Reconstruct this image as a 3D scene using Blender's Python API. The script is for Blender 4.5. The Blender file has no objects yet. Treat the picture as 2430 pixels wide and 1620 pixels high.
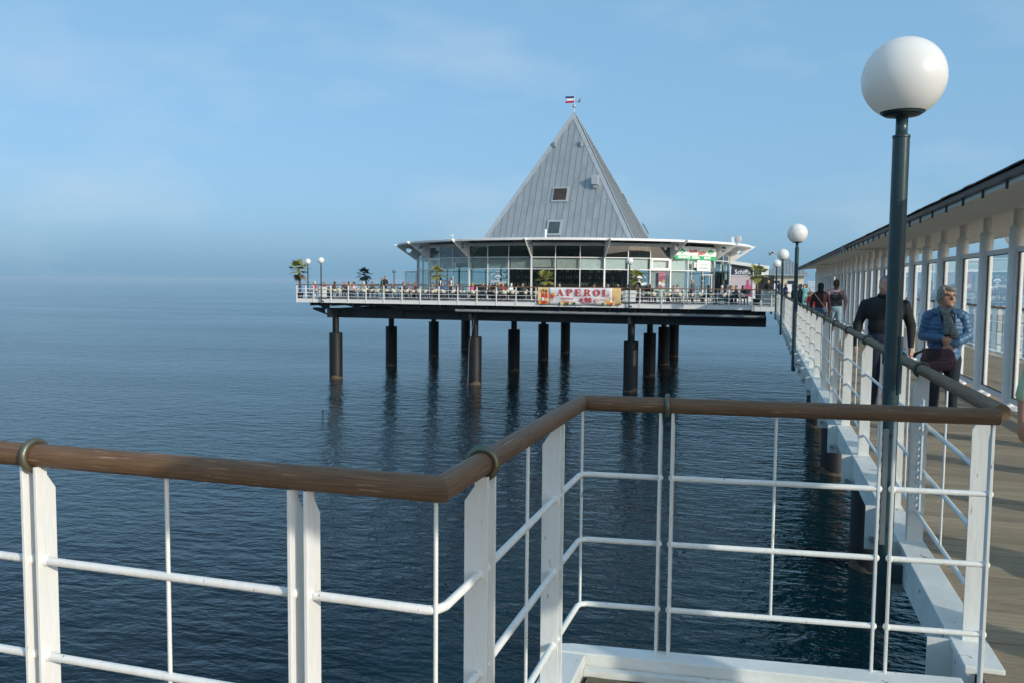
import bpy, bmesh, math, random
import numpy as np
from mathutils import Vector, Matrix, Euler

# ------------------------------------------------------------------ scene, camera, light
sc = bpy.context.scene
R = math.radians
random.seed(7)
IMW, IMH = 2430.0, 1620.0          # size of the photograph in pixels
FOC = 1990.0                       # focal length in photograph pixels
EYE = 1.66                         # eye height over the pier deck (m)
YAW, PITCH, ROLL = R(16.57), R(4.02), R(0.53)
fw = np.array([-math.sin(YAW)*math.cos(PITCH), math.cos(YAW)*math.cos(PITCH), -math.sin(PITCH)])
rt = np.array([math.cos(YAW), math.sin(YAW), 0.0]); up = np.cross(rt, fw)
rt, up = rt*math.cos(ROLL)+up*math.sin(ROLL), -rt*math.sin(ROLL)+up*math.cos(ROLL)
cam_d = bpy.data.cameras.new('camera'); cam = bpy.data.objects.new('camera', cam_d)
sc.collection.objects.link(cam)
cam_d.sensor_width = 36.0; cam_d.lens = 36.0*FOC/IMW
cam_d.clip_start = 0.05; cam_d.clip_end = 60000
cam.matrix_world = Matrix(((rt[0], up[0], -fw[0], 0), (rt[1], up[1], -fw[1], 0), (rt[2], up[2], -fw[2], EYE), (0, 0, 0, 1)))
sc.camera = cam

SUN_EL, SUN_AZ = R(20.6), R(-30)   # azimuth measured from +X towards +Y
sun_dir = Vector((math.cos(SUN_EL)*math.cos(SUN_AZ), math.cos(SUN_EL)*math.sin(SUN_AZ), math.sin(SUN_EL)))
wd = bpy.data.worlds.new('World'); sc.world = wd; wd.use_nodes = True
nt = wd.node_tree; nt.nodes.clear()
out = nt.nodes.new('ShaderNodeOutputWorld'); bg = nt.nodes.new('ShaderNodeBackground')
sky = nt.nodes.new('ShaderNodeTexSky'); sky.sky_type = 'NISHITA'; sky.sun_disc = False
sky.sun_elevation = SUN_EL; sky.sun_rotation = math.pi/2 - SUN_AZ
sky.altitude = 0; sky.air_density = 0.6; sky.dust_density = 3.3; sky.ozone_density = 1.0
bg.inputs['Strength'].default_value = 0.07
# thin streaks of high cloud
tc = nt.nodes.new('ShaderNodeTexCoord'); mp = nt.nodes.new('ShaderNodeMapping')
mp.inputs['Scale'].default_value = (1.1, 1.3, 3.2); mp.inputs['Rotation'].default_value = (R(8), R(-14), R(20)); mp.inputs['Location'].default_value = (1.25, 0.3, 0.45)
nz = nt.nodes.new('ShaderNodeTexNoise'); nz.inputs['Scale'].default_value = 2.6; nz.inputs['Detail'].default_value = 7; nz.inputs['Roughness'].default_value = 0.5
cr = nt.nodes.new('ShaderNodeValToRGB'); cr.color_ramp.elements[0].position = 0.48; cr.color_ramp.elements[1].position = 0.78
cr.color_ramp.elements[1].color = (0.55, 0.55, 0.55, 1)
mx = nt.nodes.new('ShaderNodeMixRGB'); mx.inputs['Color2'].default_value = (8.0, 9.6, 11.0, 1)
hs = nt.nodes.new('ShaderNodeMixRGB'); hs.blend_type = 'ADD'; hs.inputs['Fac'].default_value = 1.0; hs.inputs['Color2'].default_value = (2.05, 4.5, 6.75, 1)   # milky air
L = nt.links.new
L(tc.outputs['Generated'], mp.inputs['Vector']); L(mp.outputs['Vector'], nz.inputs['Vector']); L(nz.outputs['Fac'], cr.inputs['Fac'])
L(cr.outputs['Color'], mx.inputs['Fac']); L(sky.outputs['Color'], hs.inputs['Color1']); L(hs.outputs['Color'], mx.inputs['Color1'])
L(mx.outputs['Color'], bg.inputs['Color']); L(bg.outputs['Background'], out.inputs['Surface'])
sl = bpy.data.lights.new('sun', 'SUN'); sl.energy = 2.85; sl.angle = R(0.53); sl.color = (1.0, 0.92, 0.80)
so = bpy.data.objects.new('sun', sl); sc.collection.objects.link(so)
so.rotation_euler = sun_dir.to_track_quat('Z', 'Y').to_euler(); so.location = (60, -40, 50)
sc.view_settings.view_transform = 'Standard'; sc.view_settings.look = 'None'
sc.view_settings.exposure = 0.12; sc.view_settings.gamma = 1.0
sc.render.engine = 'CYCLES'
sc.cycles.max_bounces = 8; sc.cycles.transparent_max_bounces = 24; sc.cycles.volume_bounces = 1
sc.cycles.caustics_reflective = False; sc.cycles.caustics_refractive = False

# ------------------------------------------------------------------ pixel -> place helpers
def ray(x, y): return rt*(x-IMW/2)/FOC - up*(y-IMH/2)/FOC + fw
def atY(x, y, Y):
    d = ray(x, y); p = d*Y/d[1]; return Vector((p[0], Y, p[2]+EYE))
def atX(x, y, X):
    d = ray(x, y); p = d*X/d[0]; return Vector((X, p[1], p[2]+EYE))
def atZ(x, y, z):
    d = ray(x, y); p = d*(z-EYE)/d[2]; return Vector((p[0], p[1], z))

# ------------------------------------------------------------------ object helpers
col = sc.collection
def thing(name, label, cat, loc=(0, 0, 0), rz=0.0, group=None):
    o = bpy.data.objects.new(name, None); col.objects.link(o)
    o.location = loc; o.rotation_euler = (0, 0, rz); o.empty_display_size = 0.2
    o['label'] = label; o['category'] = cat
    if group: o['group'] = group
    return o
def tag(o, label, cat, group=None):
    o['label'] = label; o['category'] = cat
    if group: o['group'] = group
    return o
def obj(name, me, m, parent=None, loc=(0, 0, 0), rot=(0, 0, 0), kind=None):
    o = bpy.data.objects.new(name, me); col.objects.link(o)
    ms = m if isinstance(m, (list, tuple)) else [m]
    if len(me.materials) == 0:
        for q in ms: me.materials.append(q)
    else:
        for i, q in enumerate(ms):
            if i < len(o.material_slots) and o.material_slots[i].material is not q:
                o.material_slots[i].link = 'OBJECT'; o.material_slots[i].material = q
    o.location = loc; o.rotation_euler = rot
    if parent: o.parent = parent
    if kind: o['kind'] = kind
    return o
def copy_tree(o, parent=None, loc=None, rz=None):
    c = o.copy(); col.objects.link(c); c.parent = parent
    if loc is not None: c.location = loc
    if rz is not None: c.rotation_euler = (0, 0, rz)
    for ch in o.children: copy_tree(ch, c)
    return c

class MB:
    def __init__(s): s.v = []; s.f = []; s.mi = []; s.sm = []
    def add(s, vs, fs, mi=0, smooth=False):
        n = len(s.v); s.v += [tuple(p) for p in vs]
        for f in fs: s.f.append([n+i for i in f]); s.mi.append(mi); s.sm.append(smooth)
        return s
    def box(s, c, d, rot=None, mi=0):
        hx, hy, hz = d[0]/2, d[1]/2, d[2]/2
        vs = [Vector((x, y, z)) for z in (-hz, hz) for y in (-hy, hy) for x in (-hx, hx)]
        if rot is not None: vs = [rot @ v for v in vs]
        c = Vector(c); vs = [v+c for v in vs]
        return s.add(vs, [(0, 2, 3, 1), (4, 5, 7, 6), (0, 1, 5, 4), (2, 6, 7, 3), (0, 4, 6, 2), (1, 3, 7, 5)], mi)
    def bx(s, x0, x1, y0, y1, z0, z1, mi=0):
        return s.box(((x0+x1)/2, (y0+y1)/2, (z0+z1)/2), (x1-x0, y1-y0, z1-z0), None, mi)
    def tube(s, p0, p1, r0, r1=None, n=10, mi=0, caps=True):
        r1 = r0 if r1 is None else r1
        p0, p1 = Vector(p0), Vector(p1); d = (p1-p0).normalized()
        a = d.orthogonal().normalized() if abs(d.z) < 0.999 else Vector((1, 0, 0)); b = d.cross(a)
        vs = []
        for p, r in ((p0, r0), (p1, r1)):
            for i in range(n):
                t = 2*math.pi*i/n; vs.append(p+(a*math.cos(t)+b*math.sin(t))*r)
        s.add(vs, [(i, (i+1) % n, n+(i+1) % n, n+i) for i in range(n)], mi, True)
        if caps: s.add(vs[:n], [tuple(range(n-1, -1, -1))], mi); s.add(vs[n:], [tuple(range(n))], mi)
        return s
    def path(s, pts, r, n=8, mi=0):
        pts = [Vector(p) for p in pts]; vs = []
        up0 = Vector((0, 0, 1)) if abs((pts[1]-pts[0]).normalized().z) < 0.95 else Vector((1, 0, 0))
        for k, p in enumerate(pts):
            d = (pts[min(k+1, len(pts)-1)]-pts[max(k-1, 0)]).normalized()
            a = d.cross(up0).normalized(); b = a.cross(d)
            rr = r[k] if isinstance(r, (list, tuple)) else r
            for i in range(n):
                t = 2*math.pi*i/n; vs.append(p+(a*math.cos(t)+b*math.sin(t))*rr)
        fs = []
        for k in range(len(pts)-1):
            for i in range(n): fs.append((k*n+i, k*n+(i+1) % n, (k+1)*n+(i+1) % n, (k+1)*n+i))
        s.add(vs, fs, mi, True)
        m = len(pts)-1
        s.add(vs[:n], [tuple(range(n))], mi); s.add(vs[m*n:], [tuple(range(n-1, -1, -1))], mi)
        return s
    def lathe(s, prof, n=16, o=(0, 0, 0), mi=0, smooth=True):
        vs = []
        for r, z in prof:
            for i in range(n):
                t = 2*math.pi*i/n; vs.append((o[0]+r*math.cos(t), o[1]+r*math.sin(t), o[2]+z))
        fs = [(k*n+i, k*n+(i+1) % n, (k+1)*n+(i+1) % n, (k+1)*n+i) for k in range(len(prof)-1) for i in range(n)]
        s.add(vs, fs, mi, smooth)
        s.add(vs[:n], [tuple(range(n-1, -1, -1))], mi); s.add(vs[-n:], [tuple(range(n))], mi)
        return s
    def sphere(s, c, r, seg=16, rings=10, mi=0, sc3=(1, 1, 1), zmin=-1.0):
        prof = []
        a0 = math.asin(max(-1, zmin))
        vs = []; 
        for k in range(rings+1):
            a = a0+(math.pi/2-a0)*k/rings
            for i in range(seg):
                t = 2*math.pi*i/seg
                vs.append((c[0]+r*sc3[0]*math.cos(a)*math.cos(t), c[1]+r*sc3[1]*math.cos(a)*math.sin(t), c[2]+r*sc3[2]*math.sin(a)))
        fs = [(k*seg+i, k*seg+(i+1) % seg, (k+1)*seg+(i+1) % seg, (k+1)*seg+i) for k in range(rings) for i in range(seg)]
        return s.add(vs, fs, mi, True)
    def torus(s, c, RR, r, axis, n=24, m=10, mi=0, a0=0, a1=2*math.pi):
        ax = Vector(axis).normalized(); a = ax.orthogonal().normalized(); b = ax.cross(a); c = Vector(c); vs = []
        full = abs(a1-a0-2*math.pi) < 1e-6; nn = n if full else n+1
        for i in range(nn):
            t = a0+(a1-a0)*i/n; d = a*math.cos(t)+b*math.sin(t)
            for j in range(m):
                q = 2*math.pi*j/m; vs.append(c+d*(RR+r*math.cos(q))+ax*r*math.sin(q))
        fs = [(i*m+j, i*m+(j+1) % m, ((i+1) % nn)*m+(j+1) % m, ((i+1) % nn)*m+j) for i in range(n) for j in range(m)]
        return s.add(vs, fs, mi, True)
    def prism(s, poly, o, u, v, th, mi=0):
        """flat polygon (list of 2D points) spanned by u, v at o, thickened by th along u x v (centred)"""
        o, u, v = Vector(o), Vector(u), Vector(v); w = u.cross(v).normalized()*th/2
        n = len(poly); P = [o+u*a+v*b for a, b in poly]
        vs = [p-w for p in P]+[p+w for p in P]
        fs = [tuple(range(n-1, -1, -1)), tuple(range(n, 2*n))]+[(i, (i+1) % n, n+(i+1) % n, n+i) for i in range(n)]
        return s.add(vs, fs, mi)
    def holed(s, poly, hole_c, hole_r, o, u, v, th, mi=0, n=48):
        """plate with a round hole; poly is star-shaped about the hole centre"""
        o, u, v = Vector(o), Vector(u), Vector(v); w = u.cross(v).normalized()*th/2
        hc = np.array(hole_c); outer = []; ang = [2*math.pi*i/n for i in range(n)]
        for a, b in poly: ang.append(math.atan2(b-hc[1], a-hc[0]) % (2*math.pi))
        ang = sorted(set(ang)); m = len(poly)
        for t in ang:
            d = np.array((math.cos(t), math.sin(t))); best = 1e9
            for i in range(m):
                p = np.array(poly[i])-hc; e = np.array(poly[(i+1) % m])-np.array(poly[i])
                den = d[0]*e[1]-d[1]*e[0]
                if abs(den) < 1e-12: continue
                k = (p[0]*e[1]-p[1]*e[0])/den; q = (p[0]*d[1]-p[1]*d[0])/den
                if k > 0 and -1e-6 <= q <= 1+1e-6: best = min(best, k)
            outer.append(hc+d*best)
        inner = [hc+np.array((math.cos(t), math.sin(t)))*hole_r for t in ang]
        N = len(ang); P = [o+u*float(a)+v*float(b) for a, b in outer+inner]
        vs = [p-w for p in P]+[p+w for p in P]; fs = []
        for i in range(N):
            j = (i+1) % N
            fs += [(i, N+i, N+j, j), (2*N+i, 2*N+j, 3*N+j, 3*N+i), (i, j, 2*N+j, 2*N+i), (N+i, 3*N+i, 3*N+j, N+j)]
        return s.add(vs, fs, mi)
    def shift(s, d):
        d = Vector(d); s.v = [(a+d.x, b+d.y, c+d.z) for a, b, c in s.v]; return s
    def mesh(s, name='mesh'):
        me = bpy.data.meshes.new(name); me.from_pydata(s.v, [], s.f); me.update()
        me.polygons.foreach_set('material_index', s.mi); me.polygons.foreach_set('use_smooth', s.sm)
        return me
    def build(s, name, m, parent=None, loc=(0, 0, 0), rot=(0, 0, 0), kind=None, bevel=0):
        o = obj(name, s.mesh(name), m, parent, loc, rot, kind)
        if bevel:
            b = o.modifiers.new('bevel', 'BEVEL'); b.width = bevel; b.segments = 2; b.limit_method = 'ANGLE'
        return o
    def part(s, name, m, parent, kind=None, bevel=0):
        """vertices given in world coordinates; parent is an unrotated thing (or its part at the same origin)"""
        p = parent; off = Vector((0, 0, 0))
        while p: off += Vector(p.location); p = p.parent
        return s.shift(-off).build(name, m, parent, kind=kind, bevel=bevel)
def struct(o): o['kind'] = 'structure'; return o
def textmesh(body, size, extrude=0.004, shear=0.0, bold=0.0, spacing=1.0):
    cu = bpy.data.curves.new('lettering', 'FONT'); cu.body = body; cu.size = size; cu.extrude = extrude
    cu.align_x = 'CENTER'; cu.align_y = 'CENTER'; cu.shear = shear; cu.offset = bold; cu.space_character = spacing; cu.resolution_u = 3
    ob = bpy.data.objects.new('tmp', cu); col.objects.link(ob)
    dg = bpy.context.evaluated_depsgraph_get(); me = bpy.data.meshes.new_from_object(ob.evaluated_get(dg))
    bpy.data.objects.remove(ob); bpy.data.curves.remove(cu); me.materials.clear(); return me

# ------------------------------------------------------------------ materials
M = {}
def pm(name, c, rough=0.5, metal=0.0, var=0.0, vs=6.0, bump=0.0, bs=40.0, stretch=(1, 1, 1), rnd=0.0, c2=None, spot=None, coat=0.0, spec=0.5):
    """principled material: base colour with noise variation, per-object tone shift, fine relief and worn spots"""
    m = bpy.data.materials.new(name); m.use_nodes = True; t = m.node_tree; N = t.nodes; b = N['Principled BSDF']
    b.inputs['Base Color'].default_value = (*c, 1); b.inputs['Roughness'].default_value = rough; b.inputs['Metallic'].default_value = metal
    b.inputs['Specular IOR Level'].default_value = spec; b.inputs['Coat Weight'].default_value = coat
    lk = t.links.new
    co = N.new('ShaderNodeTexCoord'); mp = N.new('ShaderNodeMapping'); mp.inputs['Scale'].default_value = stretch
    oi = N.new('ShaderNodeObjectInfo'); ad = N.new('ShaderNodeVectorMath'); ad.operation = 'ADD'
    ml = N.new('ShaderNodeMath'); ml.operation = 'MULTIPLY'; ml.inputs[1].default_value = 37.0
    lk(oi.outputs['Random'], ml.inputs[0]); lk(co.outputs['Object'], mp.inputs['Vector']); lk(mp.outputs['Vector'], ad.inputs[0]); lk(ml.outputs[0], ad.inputs[1])
    vec = ad.outputs[0]; cur = None
    if var or c2:
        n = N.new('ShaderNodeTexNoise'); n.inputs['Scale'].default_value = vs; n.inputs['Detail'].default_value = 6; n.inputs['Roughness'].default_value = 0.6; lk(vec, n.inputs['Vector'])
        r = N.new('ShaderNodeValToRGB'); r.color_ramp.elements[0].position = 0.3; r.color_ramp.elements[1].position = 0.72
        k2 = c2 if c2 else tuple(min(1, q*(1+var)) for q in c); k1 = c if c2 else tuple(q*(1-var) for q in c)
        r.color_ramp.elements[0].color = (*k1, 1); r.color_ramp.elements[1].color = (*k2, 1); lk(n.outputs['Fac'], r.inputs['Fac']); cur = r.outputs['Color']
    if spot:
        sc_, thr, colr = spot
        n = N.new('ShaderNodeTexNoise'); n.inputs['Scale'].default_value = sc_; n.inputs['Detail'].default_value = 3; lk(vec, n.inputs['Vector'])
        r = N.new('ShaderNodeValToRGB'); r.color_ramp.elements[0].position = thr; r.color_ramp.elements[1].position = thr+0.03; lk(n.outputs['Fac'], r.inputs['Fac'])
        x = N.new('ShaderNodeMixRGB'); x.inputs['Color1'].default_value = (*c, 1); x.inputs['Color2'].default_value = (*colr, 1); lk(r.outputs['Color'], x.inputs['Fac'])
        if cur: lk(cur, x.inputs['Color1'])
        cur = x.outputs['Color']
    if rnd:
        h = N.new('ShaderNodeHueSaturation'); h.inputs['Color'].default_value = (*c, 1)
        mr = N.new('ShaderNodeMapRange'); mr.inputs['To Min'].default_value = 1-rnd; mr.inputs['To Max'].default_value = 1+rnd
        lk(oi.outputs['Random'], mr.inputs['Value']); lk(mr.outputs[0], h.inputs['Value'])
        if cur: lk(cur, h.inputs['Color'])
        cur = h.outputs['Color']
    if cur: lk(cur, b.inputs['Base Color'])
    if bump:
        n = N.new('ShaderNodeTexNoise'); n.inputs['Scale'].default_value = bs; n.inputs['Detail'].default_value = 4; lk(vec, n.inputs['Vector'])
        q = N.new('ShaderNodeBump'); q.inputs['Strength'].default_value = bump; q.inputs['Distance'].default_value = 0.02; lk(n.outputs['Fac'], q.inputs['Height']); lk(q.outputs['Normal'], b.inputs['Normal'])
    M[name] = m; return m
def glassmat(name, tint, refl=1.0, rough=0.0, ior=1.5):
    m = bpy.data.materials.new(name); m.use_nodes = True; t = m.node_tree; N = t.nodes; N.remove(N['Principled BSDF'])
    o = N['Material Output']; tr = N.new('ShaderNodeBsdfTransparent'); tr.inputs['Color'].default_value = (*tint, 1)
    gl = N.new('ShaderNodeBsdfGlossy'); gl.inputs['Roughness'].default_value = rough; gl.inputs['Color'].default_value = (refl, refl, refl, 1)
    fr = N.new('ShaderNodeFresnel'); fr.inputs['IOR'].default_value = ior; mx = N.new('ShaderNodeMixShader')
    ge = N.new('ShaderNodeNewGeometry'); bk = N.new('ShaderNodeMath'); bk.operation = 'MULTIPLY'; iv = N.new('ShaderNodeMath'); iv.operation = 'SUBTRACT'; iv.inputs[0].default_value = 1.0
    t.links.new(ge.outputs['Backfacing'], iv.inputs[1]); t.links.new(fr.outputs[0], bk.inputs[0]); t.links.new(iv.outputs[0], bk.inputs[1])      # one mirror image for each pane
    t.links.new(bk.outputs[0], mx.inputs[0]); t.links.new(tr.outputs[0], mx.inputs[1]); t.links.new(gl.outputs[0], mx.inputs[2]); t.links.new(mx.outputs[0], o.inputs['Surface'])
    M[name] = m; return m
pm('white_paint', (0.74, 0.735, 0.70), 0.42, c2=(0.82, 0.82, 0.80), vs=9, stretch=(1, 1, 0.22), bump=0.16, bs=40, spot=(58, 0.715, (0.30, 0.235, 0.17)))
pm('white_far', (0.80, 0.80, 0.78), 0.45, var=0.04, vs=0.8)
pm('white_beam', (0.66, 0.665, 0.63), 0.5, c2=(0.83, 0.84, 0.82), vs=3.0, bump=0.12, bs=30, spot=(12, 0.67, (0.30, 0.25, 0.18)))
pm('alu', (0.72, 0.73, 0.73), 0.35, metal=0.0, var=0.03)
pm('teak', (0.105, 0.054, 0.024), 0.55, c2=(0.205, 0.118, 0.060), vs=7, stretch=(1.0, 26, 26), bump=0.35, bs=8, spot=(6.5, 0.66, (0.32, 0.225, 0.15)))
pm('teak_grey', (0.125, 0.070, 0.032), 0.65, c2=(0.25, 0.155, 0.082), vs=6, stretch=(0.8, 24, 24), bump=0.3, bs=16, rnd=0.12)
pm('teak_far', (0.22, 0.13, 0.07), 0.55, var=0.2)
pm('brass', (0.19, 0.155, 0.10), 0.45, metal=0.7, c2=(0.12, 0.16, 0.135), vs=16, bump=0.1)
pm('brass_dull', (0.12, 0.11, 0.085), 0.55, metal=0.5, c2=(0.10, 0.14, 0.12), vs=16)
pm('post_green', (0.026, 0.058, 0.066), 0.32, var=0.12, vs=8, spot=(38, 0.72, (0.42, 0.44, 0.42)), bump=0.03)
pm('globe', (0.92, 0.92, 0.89), 0.25, var=0.02, vs=6, spot=(7, 0.72, (0.74, 0.73, 0.68)))
def opal(m):                       # opal plastic lets light through from the far side
    N = m.node_tree.nodes; b = N['Principled BSDF']; o = N['Material Output']; t = N.new('ShaderNodeBsdfTranslucent'); t.inputs['Color'].default_value = (1.0, 0.99, 0.96, 1)
    x = N.new('ShaderNodeMixShader'); x.inputs[0].default_value = 0.30; m.node_tree.links.new(b.outputs[0], x.inputs[1]); m.node_tree.links.new(t.outputs[0], x.inputs[2]); m.node_tree.links.new(x.outputs[0], o.inputs['Surface'])
opal(M['globe'])
pm('black', (0.010, 0.011, 0.012), 0.45)
pm('rubber', (0.015, 0.015, 0.018), 0.7)
pm('pile', (0.0075, 0.009, 0.011), 0.55, var=0.4, vs=1.5, bump=0.05, bs=12, spec=0.3)
pm('steel_dark', (0.014, 0.021, 0.025), 0.5, var=0.25, vs=1.2)
pm('weed', (0.10, 0.075, 0.05), 0.8, var=0.5, vs=12, bump=0.5)
pm('pipe', (0.33, 0.36, 0.37), 0.4, metal=0.3, var=0.15, vs=2)
pm('plank', (0.26, 0.195, 0.125), 0.75, c2=(0.42, 0.335, 0.235), vs=5, stretch=(0.8, 14, 14), bump=0.35, bs=14, rnd=0.18, spot=(4.5, 0.70, (0.07, 0.06, 0.045)))
pm('plank_moss', (0.09, 0.085, 0.04), 0.85, c2=(0.17, 0.14, 0.09), vs=9, bump=0.5, bs=30, rnd=0.2)
pm('terrace', (0.36, 0.35, 0.33), 0.8, var=0.15, vs=1.5)
pm('pillar', (0.84, 0.84, 0.83), 0.42, var=0.04, vs=3)
pm('soffit', (0.78, 0.77, 0.73), 0.7, var=0.06, vs=0.9)
pm('slate', (0.055, 0.066, 0.074), 0.45, var=0.3, vs=5, rnd=0.25)
pm('zinc', (0.285, 0.315, 0.33), 0.40, metal=0.4, c2=(0.375, 0.405, 0.42), vs=0.9, stretch=(1, 1, 0.5), bump=0.35, bs=1.3, rnd=0.035)
pm('zinc_light', (0.42, 0.46, 0.48), 0.42, metal=0.35, var=0.08, vs=1.0)
pm('seam', (0.17, 0.20, 0.22), 0.5)
pm('louvre', (0.16, 0.13, 0.11), 0.6)
pm('grey_box', (0.36, 0.38, 0.38), 0.4, metal=0.3, var=0.05)
pm('awning', (0.36, 0.40, 0.42), 0.45)
pm('blind', (0.52, 0.51, 0.49), 0.8, var=0.15, vs=3, bump=0.3, bs=8)
pm('curtain', (0.40, 0.43, 0.44), 0.8, var=0.12, vs=2); pm('blind_white', (0.74, 0.76, 0.76), 0.7, var=0.04)
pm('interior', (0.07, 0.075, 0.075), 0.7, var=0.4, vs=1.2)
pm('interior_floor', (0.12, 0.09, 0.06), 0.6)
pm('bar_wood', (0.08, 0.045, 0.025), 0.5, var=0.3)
pm('sign_white', (0.82, 0.83, 0.80), 0.5); pm('sign_green', (0.03, 0.42, 0.16), 0.5); pm('sign_red', (0.55, 0.05, 0.06), 0.5)
pm('leaf_green', (0.02, 0.22, 0.09), 0.5)
pm('banner', (0.74, 0.73, 0.74), 0.65, var=0.05, vs=1.5, bump=0.4, bs=1.4); pm('banner_orange', (0.78, 0.47, 0.16), 0.6, c2=(0.84, 0.66, 0.40), vs=1.6)
pm('banner_red', (0.62, 0.04, 0.05), 0.6); pm('drink_red', (0.70, 0.06, 0.03), 0.4); pm('drink_orange', (0.85, 0.35, 0.03), 0.5); pm('leaf_dark', (0.03, 0.10, 0.03), 0.6)
pm('print_dark', (0.10, 0.04, 0.02), 0.6); pm('print_black', (0.02, 0.02, 0.02), 0.6)
pm('print_white', (0.85, 0.85, 0.85), 0.5); pm('print_blue', (0.012, 0.035, 0.09), 0.5); pm('print_pink', (0.50, 0.10, 0.20), 0.5); pm('print_grey', (0.45, 0.46, 0.48), 0.6)
pm('print_teal', (0.05, 0.30, 0.45), 0.5); pm('print_yellow', (0.75, 0.55, 0.08), 0.5); pm('poster_pale', (0.50, 0.53, 0.55), 0.5, c2=(0.60, 0.44, 0.47), vs=0.8)
pm('vane_blue', (0.02, 0.04, 0.16), 0.5); pm('vane_red', (0.45, 0.03, 0.07), 0.5)
pm('chair_cream', (0.62, 0.57, 0.42), 0.7, var=0.15, vs=20); pm('chair_dark', (0.02, 0.018, 0.016), 0.5); pm('table_top', (0.55, 0.55, 0.53), 0.35); pm('cloth_white', (0.8, 0.8, 0.78), 0.7)
pm('palm_leaf', (0.13, 0.16, 0.03), 0.55, c2=(0.28, 0.27, 0.06), vs=4, rnd=0.25); pm('palm_dark', (0.018, 0.040, 0.014), 0.6, var=0.3, rnd=0.2); pm('palm_dead', (0.20, 0.14, 0.08), 0.8, var=0.3)
pm('palm_trunk', (0.14, 0.10, 0.075), 0.9, var=0.4, vs=14, bump=0.8, bs=20); pm('pot', (0.03, 0.03, 0.035), 0.5)
pm('wall_cream', (0.66, 0.63, 0.52), 0.7, var=0.04); pm('gull_white', (0.75, 0.75, 0.74), 0.7); pm('gull_grey', (0.30, 0.32, 0.34), 0.7)
pm('fence_blue', (0.62, 0.68, 0.72), 0.5); pm('red_plastic', (0.55, 0.05, 0.06), 0.5)
glassmat('glass', (0.86, 0.91, 0.90), ior=1.85); glassmat('glass_dark', (0.42, 0.50, 0.50), ior=1.8); glassmat('glass_clear', (0.95, 0.97, 0.965))

# ================================================================== THE SETTING
SEA = -6.0
def sea_material():
    m = bpy.data.materials.new('sea'); m.use_nodes = True; t = m.node_tree; N = t.nodes; b = N['Principled BSDF']; lk = t.links.new
    b.inputs['Base Color'].default_value = (0.001, 0.015, 0.022, 1); b.inputs['Roughness'].default_value = 0.02; b.inputs['IOR'].default_value = 1.33; b.inputs['Specular IOR Level'].default_value = 0.27
    co = N.new('ShaderNodeTexCoord'); acc = None
    for scl, amp, st, rot, det in ((0.22, 0.13, (1, 1.9, 1), 20, 2), (0.85, 0.15, (1, 2.0, 1), -12, 3), (2.4, 0.070, (1, 1.7, 1), 28, 3), (7.0, 0.013, (1, 1.3, 1), -30, 2)):
        mp = N.new('ShaderNodeMapping'); mp.inputs['Scale'].default_value = st; mp.inputs['Rotation'].default_value = (0, 0, R(rot)); lk(co.outputs['Object'], mp.inputs['Vector'])
        n = N.new('ShaderNodeTexNoise'); n.inputs['Scale'].default_value = scl; n.inputs['Detail'].default_value = det; n.inputs['Roughness'].default_value = 0.5; n.inputs['Distortion'].default_value = 0.3; lk(mp.outputs[0], n.inputs['Vector'])
        k = N.new('ShaderNodeMath'); k.operation = 'MULTIPLY'; k.inputs[1].default_value = amp; lk(n.outputs['Fac'], k.inputs[0])
        if acc is None: acc = k.outputs[0]
        else:
            a = N.new('ShaderNodeMath'); a.operation = 'ADD'; lk(acc, a.inputs[0]); lk(k.outputs[0], a.inputs[1]); acc = a.outputs[0]
    # calmer and rougher patches
    n = N.new('ShaderNodeTexNoise'); n.inputs['Scale'].default_value = 0.03; n.inputs['Detail'].default_value = 3
    mp = N.new('ShaderNodeMapping'); mp.inputs['Scale'].default_value = (0.5, 1.6, 1); lk(co.outputs['Object'], mp.inputs['Vector']); lk(mp.outputs[0], n.inputs['Vector'])
    mr = N.new('ShaderNodeMapRange'); mr.inputs['From Min'].default_value = 0.3; mr.inputs['From Max'].default_value = 0.7; mr.inputs['To Min'].default_value = 0.45; mr.inputs['To Max'].default_value = 1.25; lk(n.outputs['Fac'], mr.inputs['Value'])
    k = N.new('ShaderNodeMath'); k.operation = 'MULTIPLY'; lk(acc, k.inputs[0]); lk(mr.outputs[0], k.inputs[1])
    bp = N.new('ShaderNodeBump'); bp.inputs['Strength'].default_value = 1.0; bp.inputs['Distance'].default_value = 1.0; lk(k.outputs[0], bp.inputs['Height']); lk(bp.outputs['Normal'], b.inputs['Normal'])
    return m
mb = MB(); rs = [0, 60, 250, 1000, 4000, 20000]; n = 64
vs = [(0, 0, SEA)]+[(r*math.cos(2*math.pi*i/n), r*math.sin(2*math.pi*i/n), SEA) for r in rs[1:] for i in range(n)]
fs = [(0, 1+i, 1+(i+1) % n) for i in range(n)]
for k in range(len(rs)-2):
    fs += [(1+k*n+i, 1+(k+1)*n+i, 1+(k+1)*n+(i+1) % n, 1+k*n+(i+1) % n) for i in range(n)]
mb.add(vs, fs); M['sea'] = sea_material(); struct(mb.build('sea', M['sea']))
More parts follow.
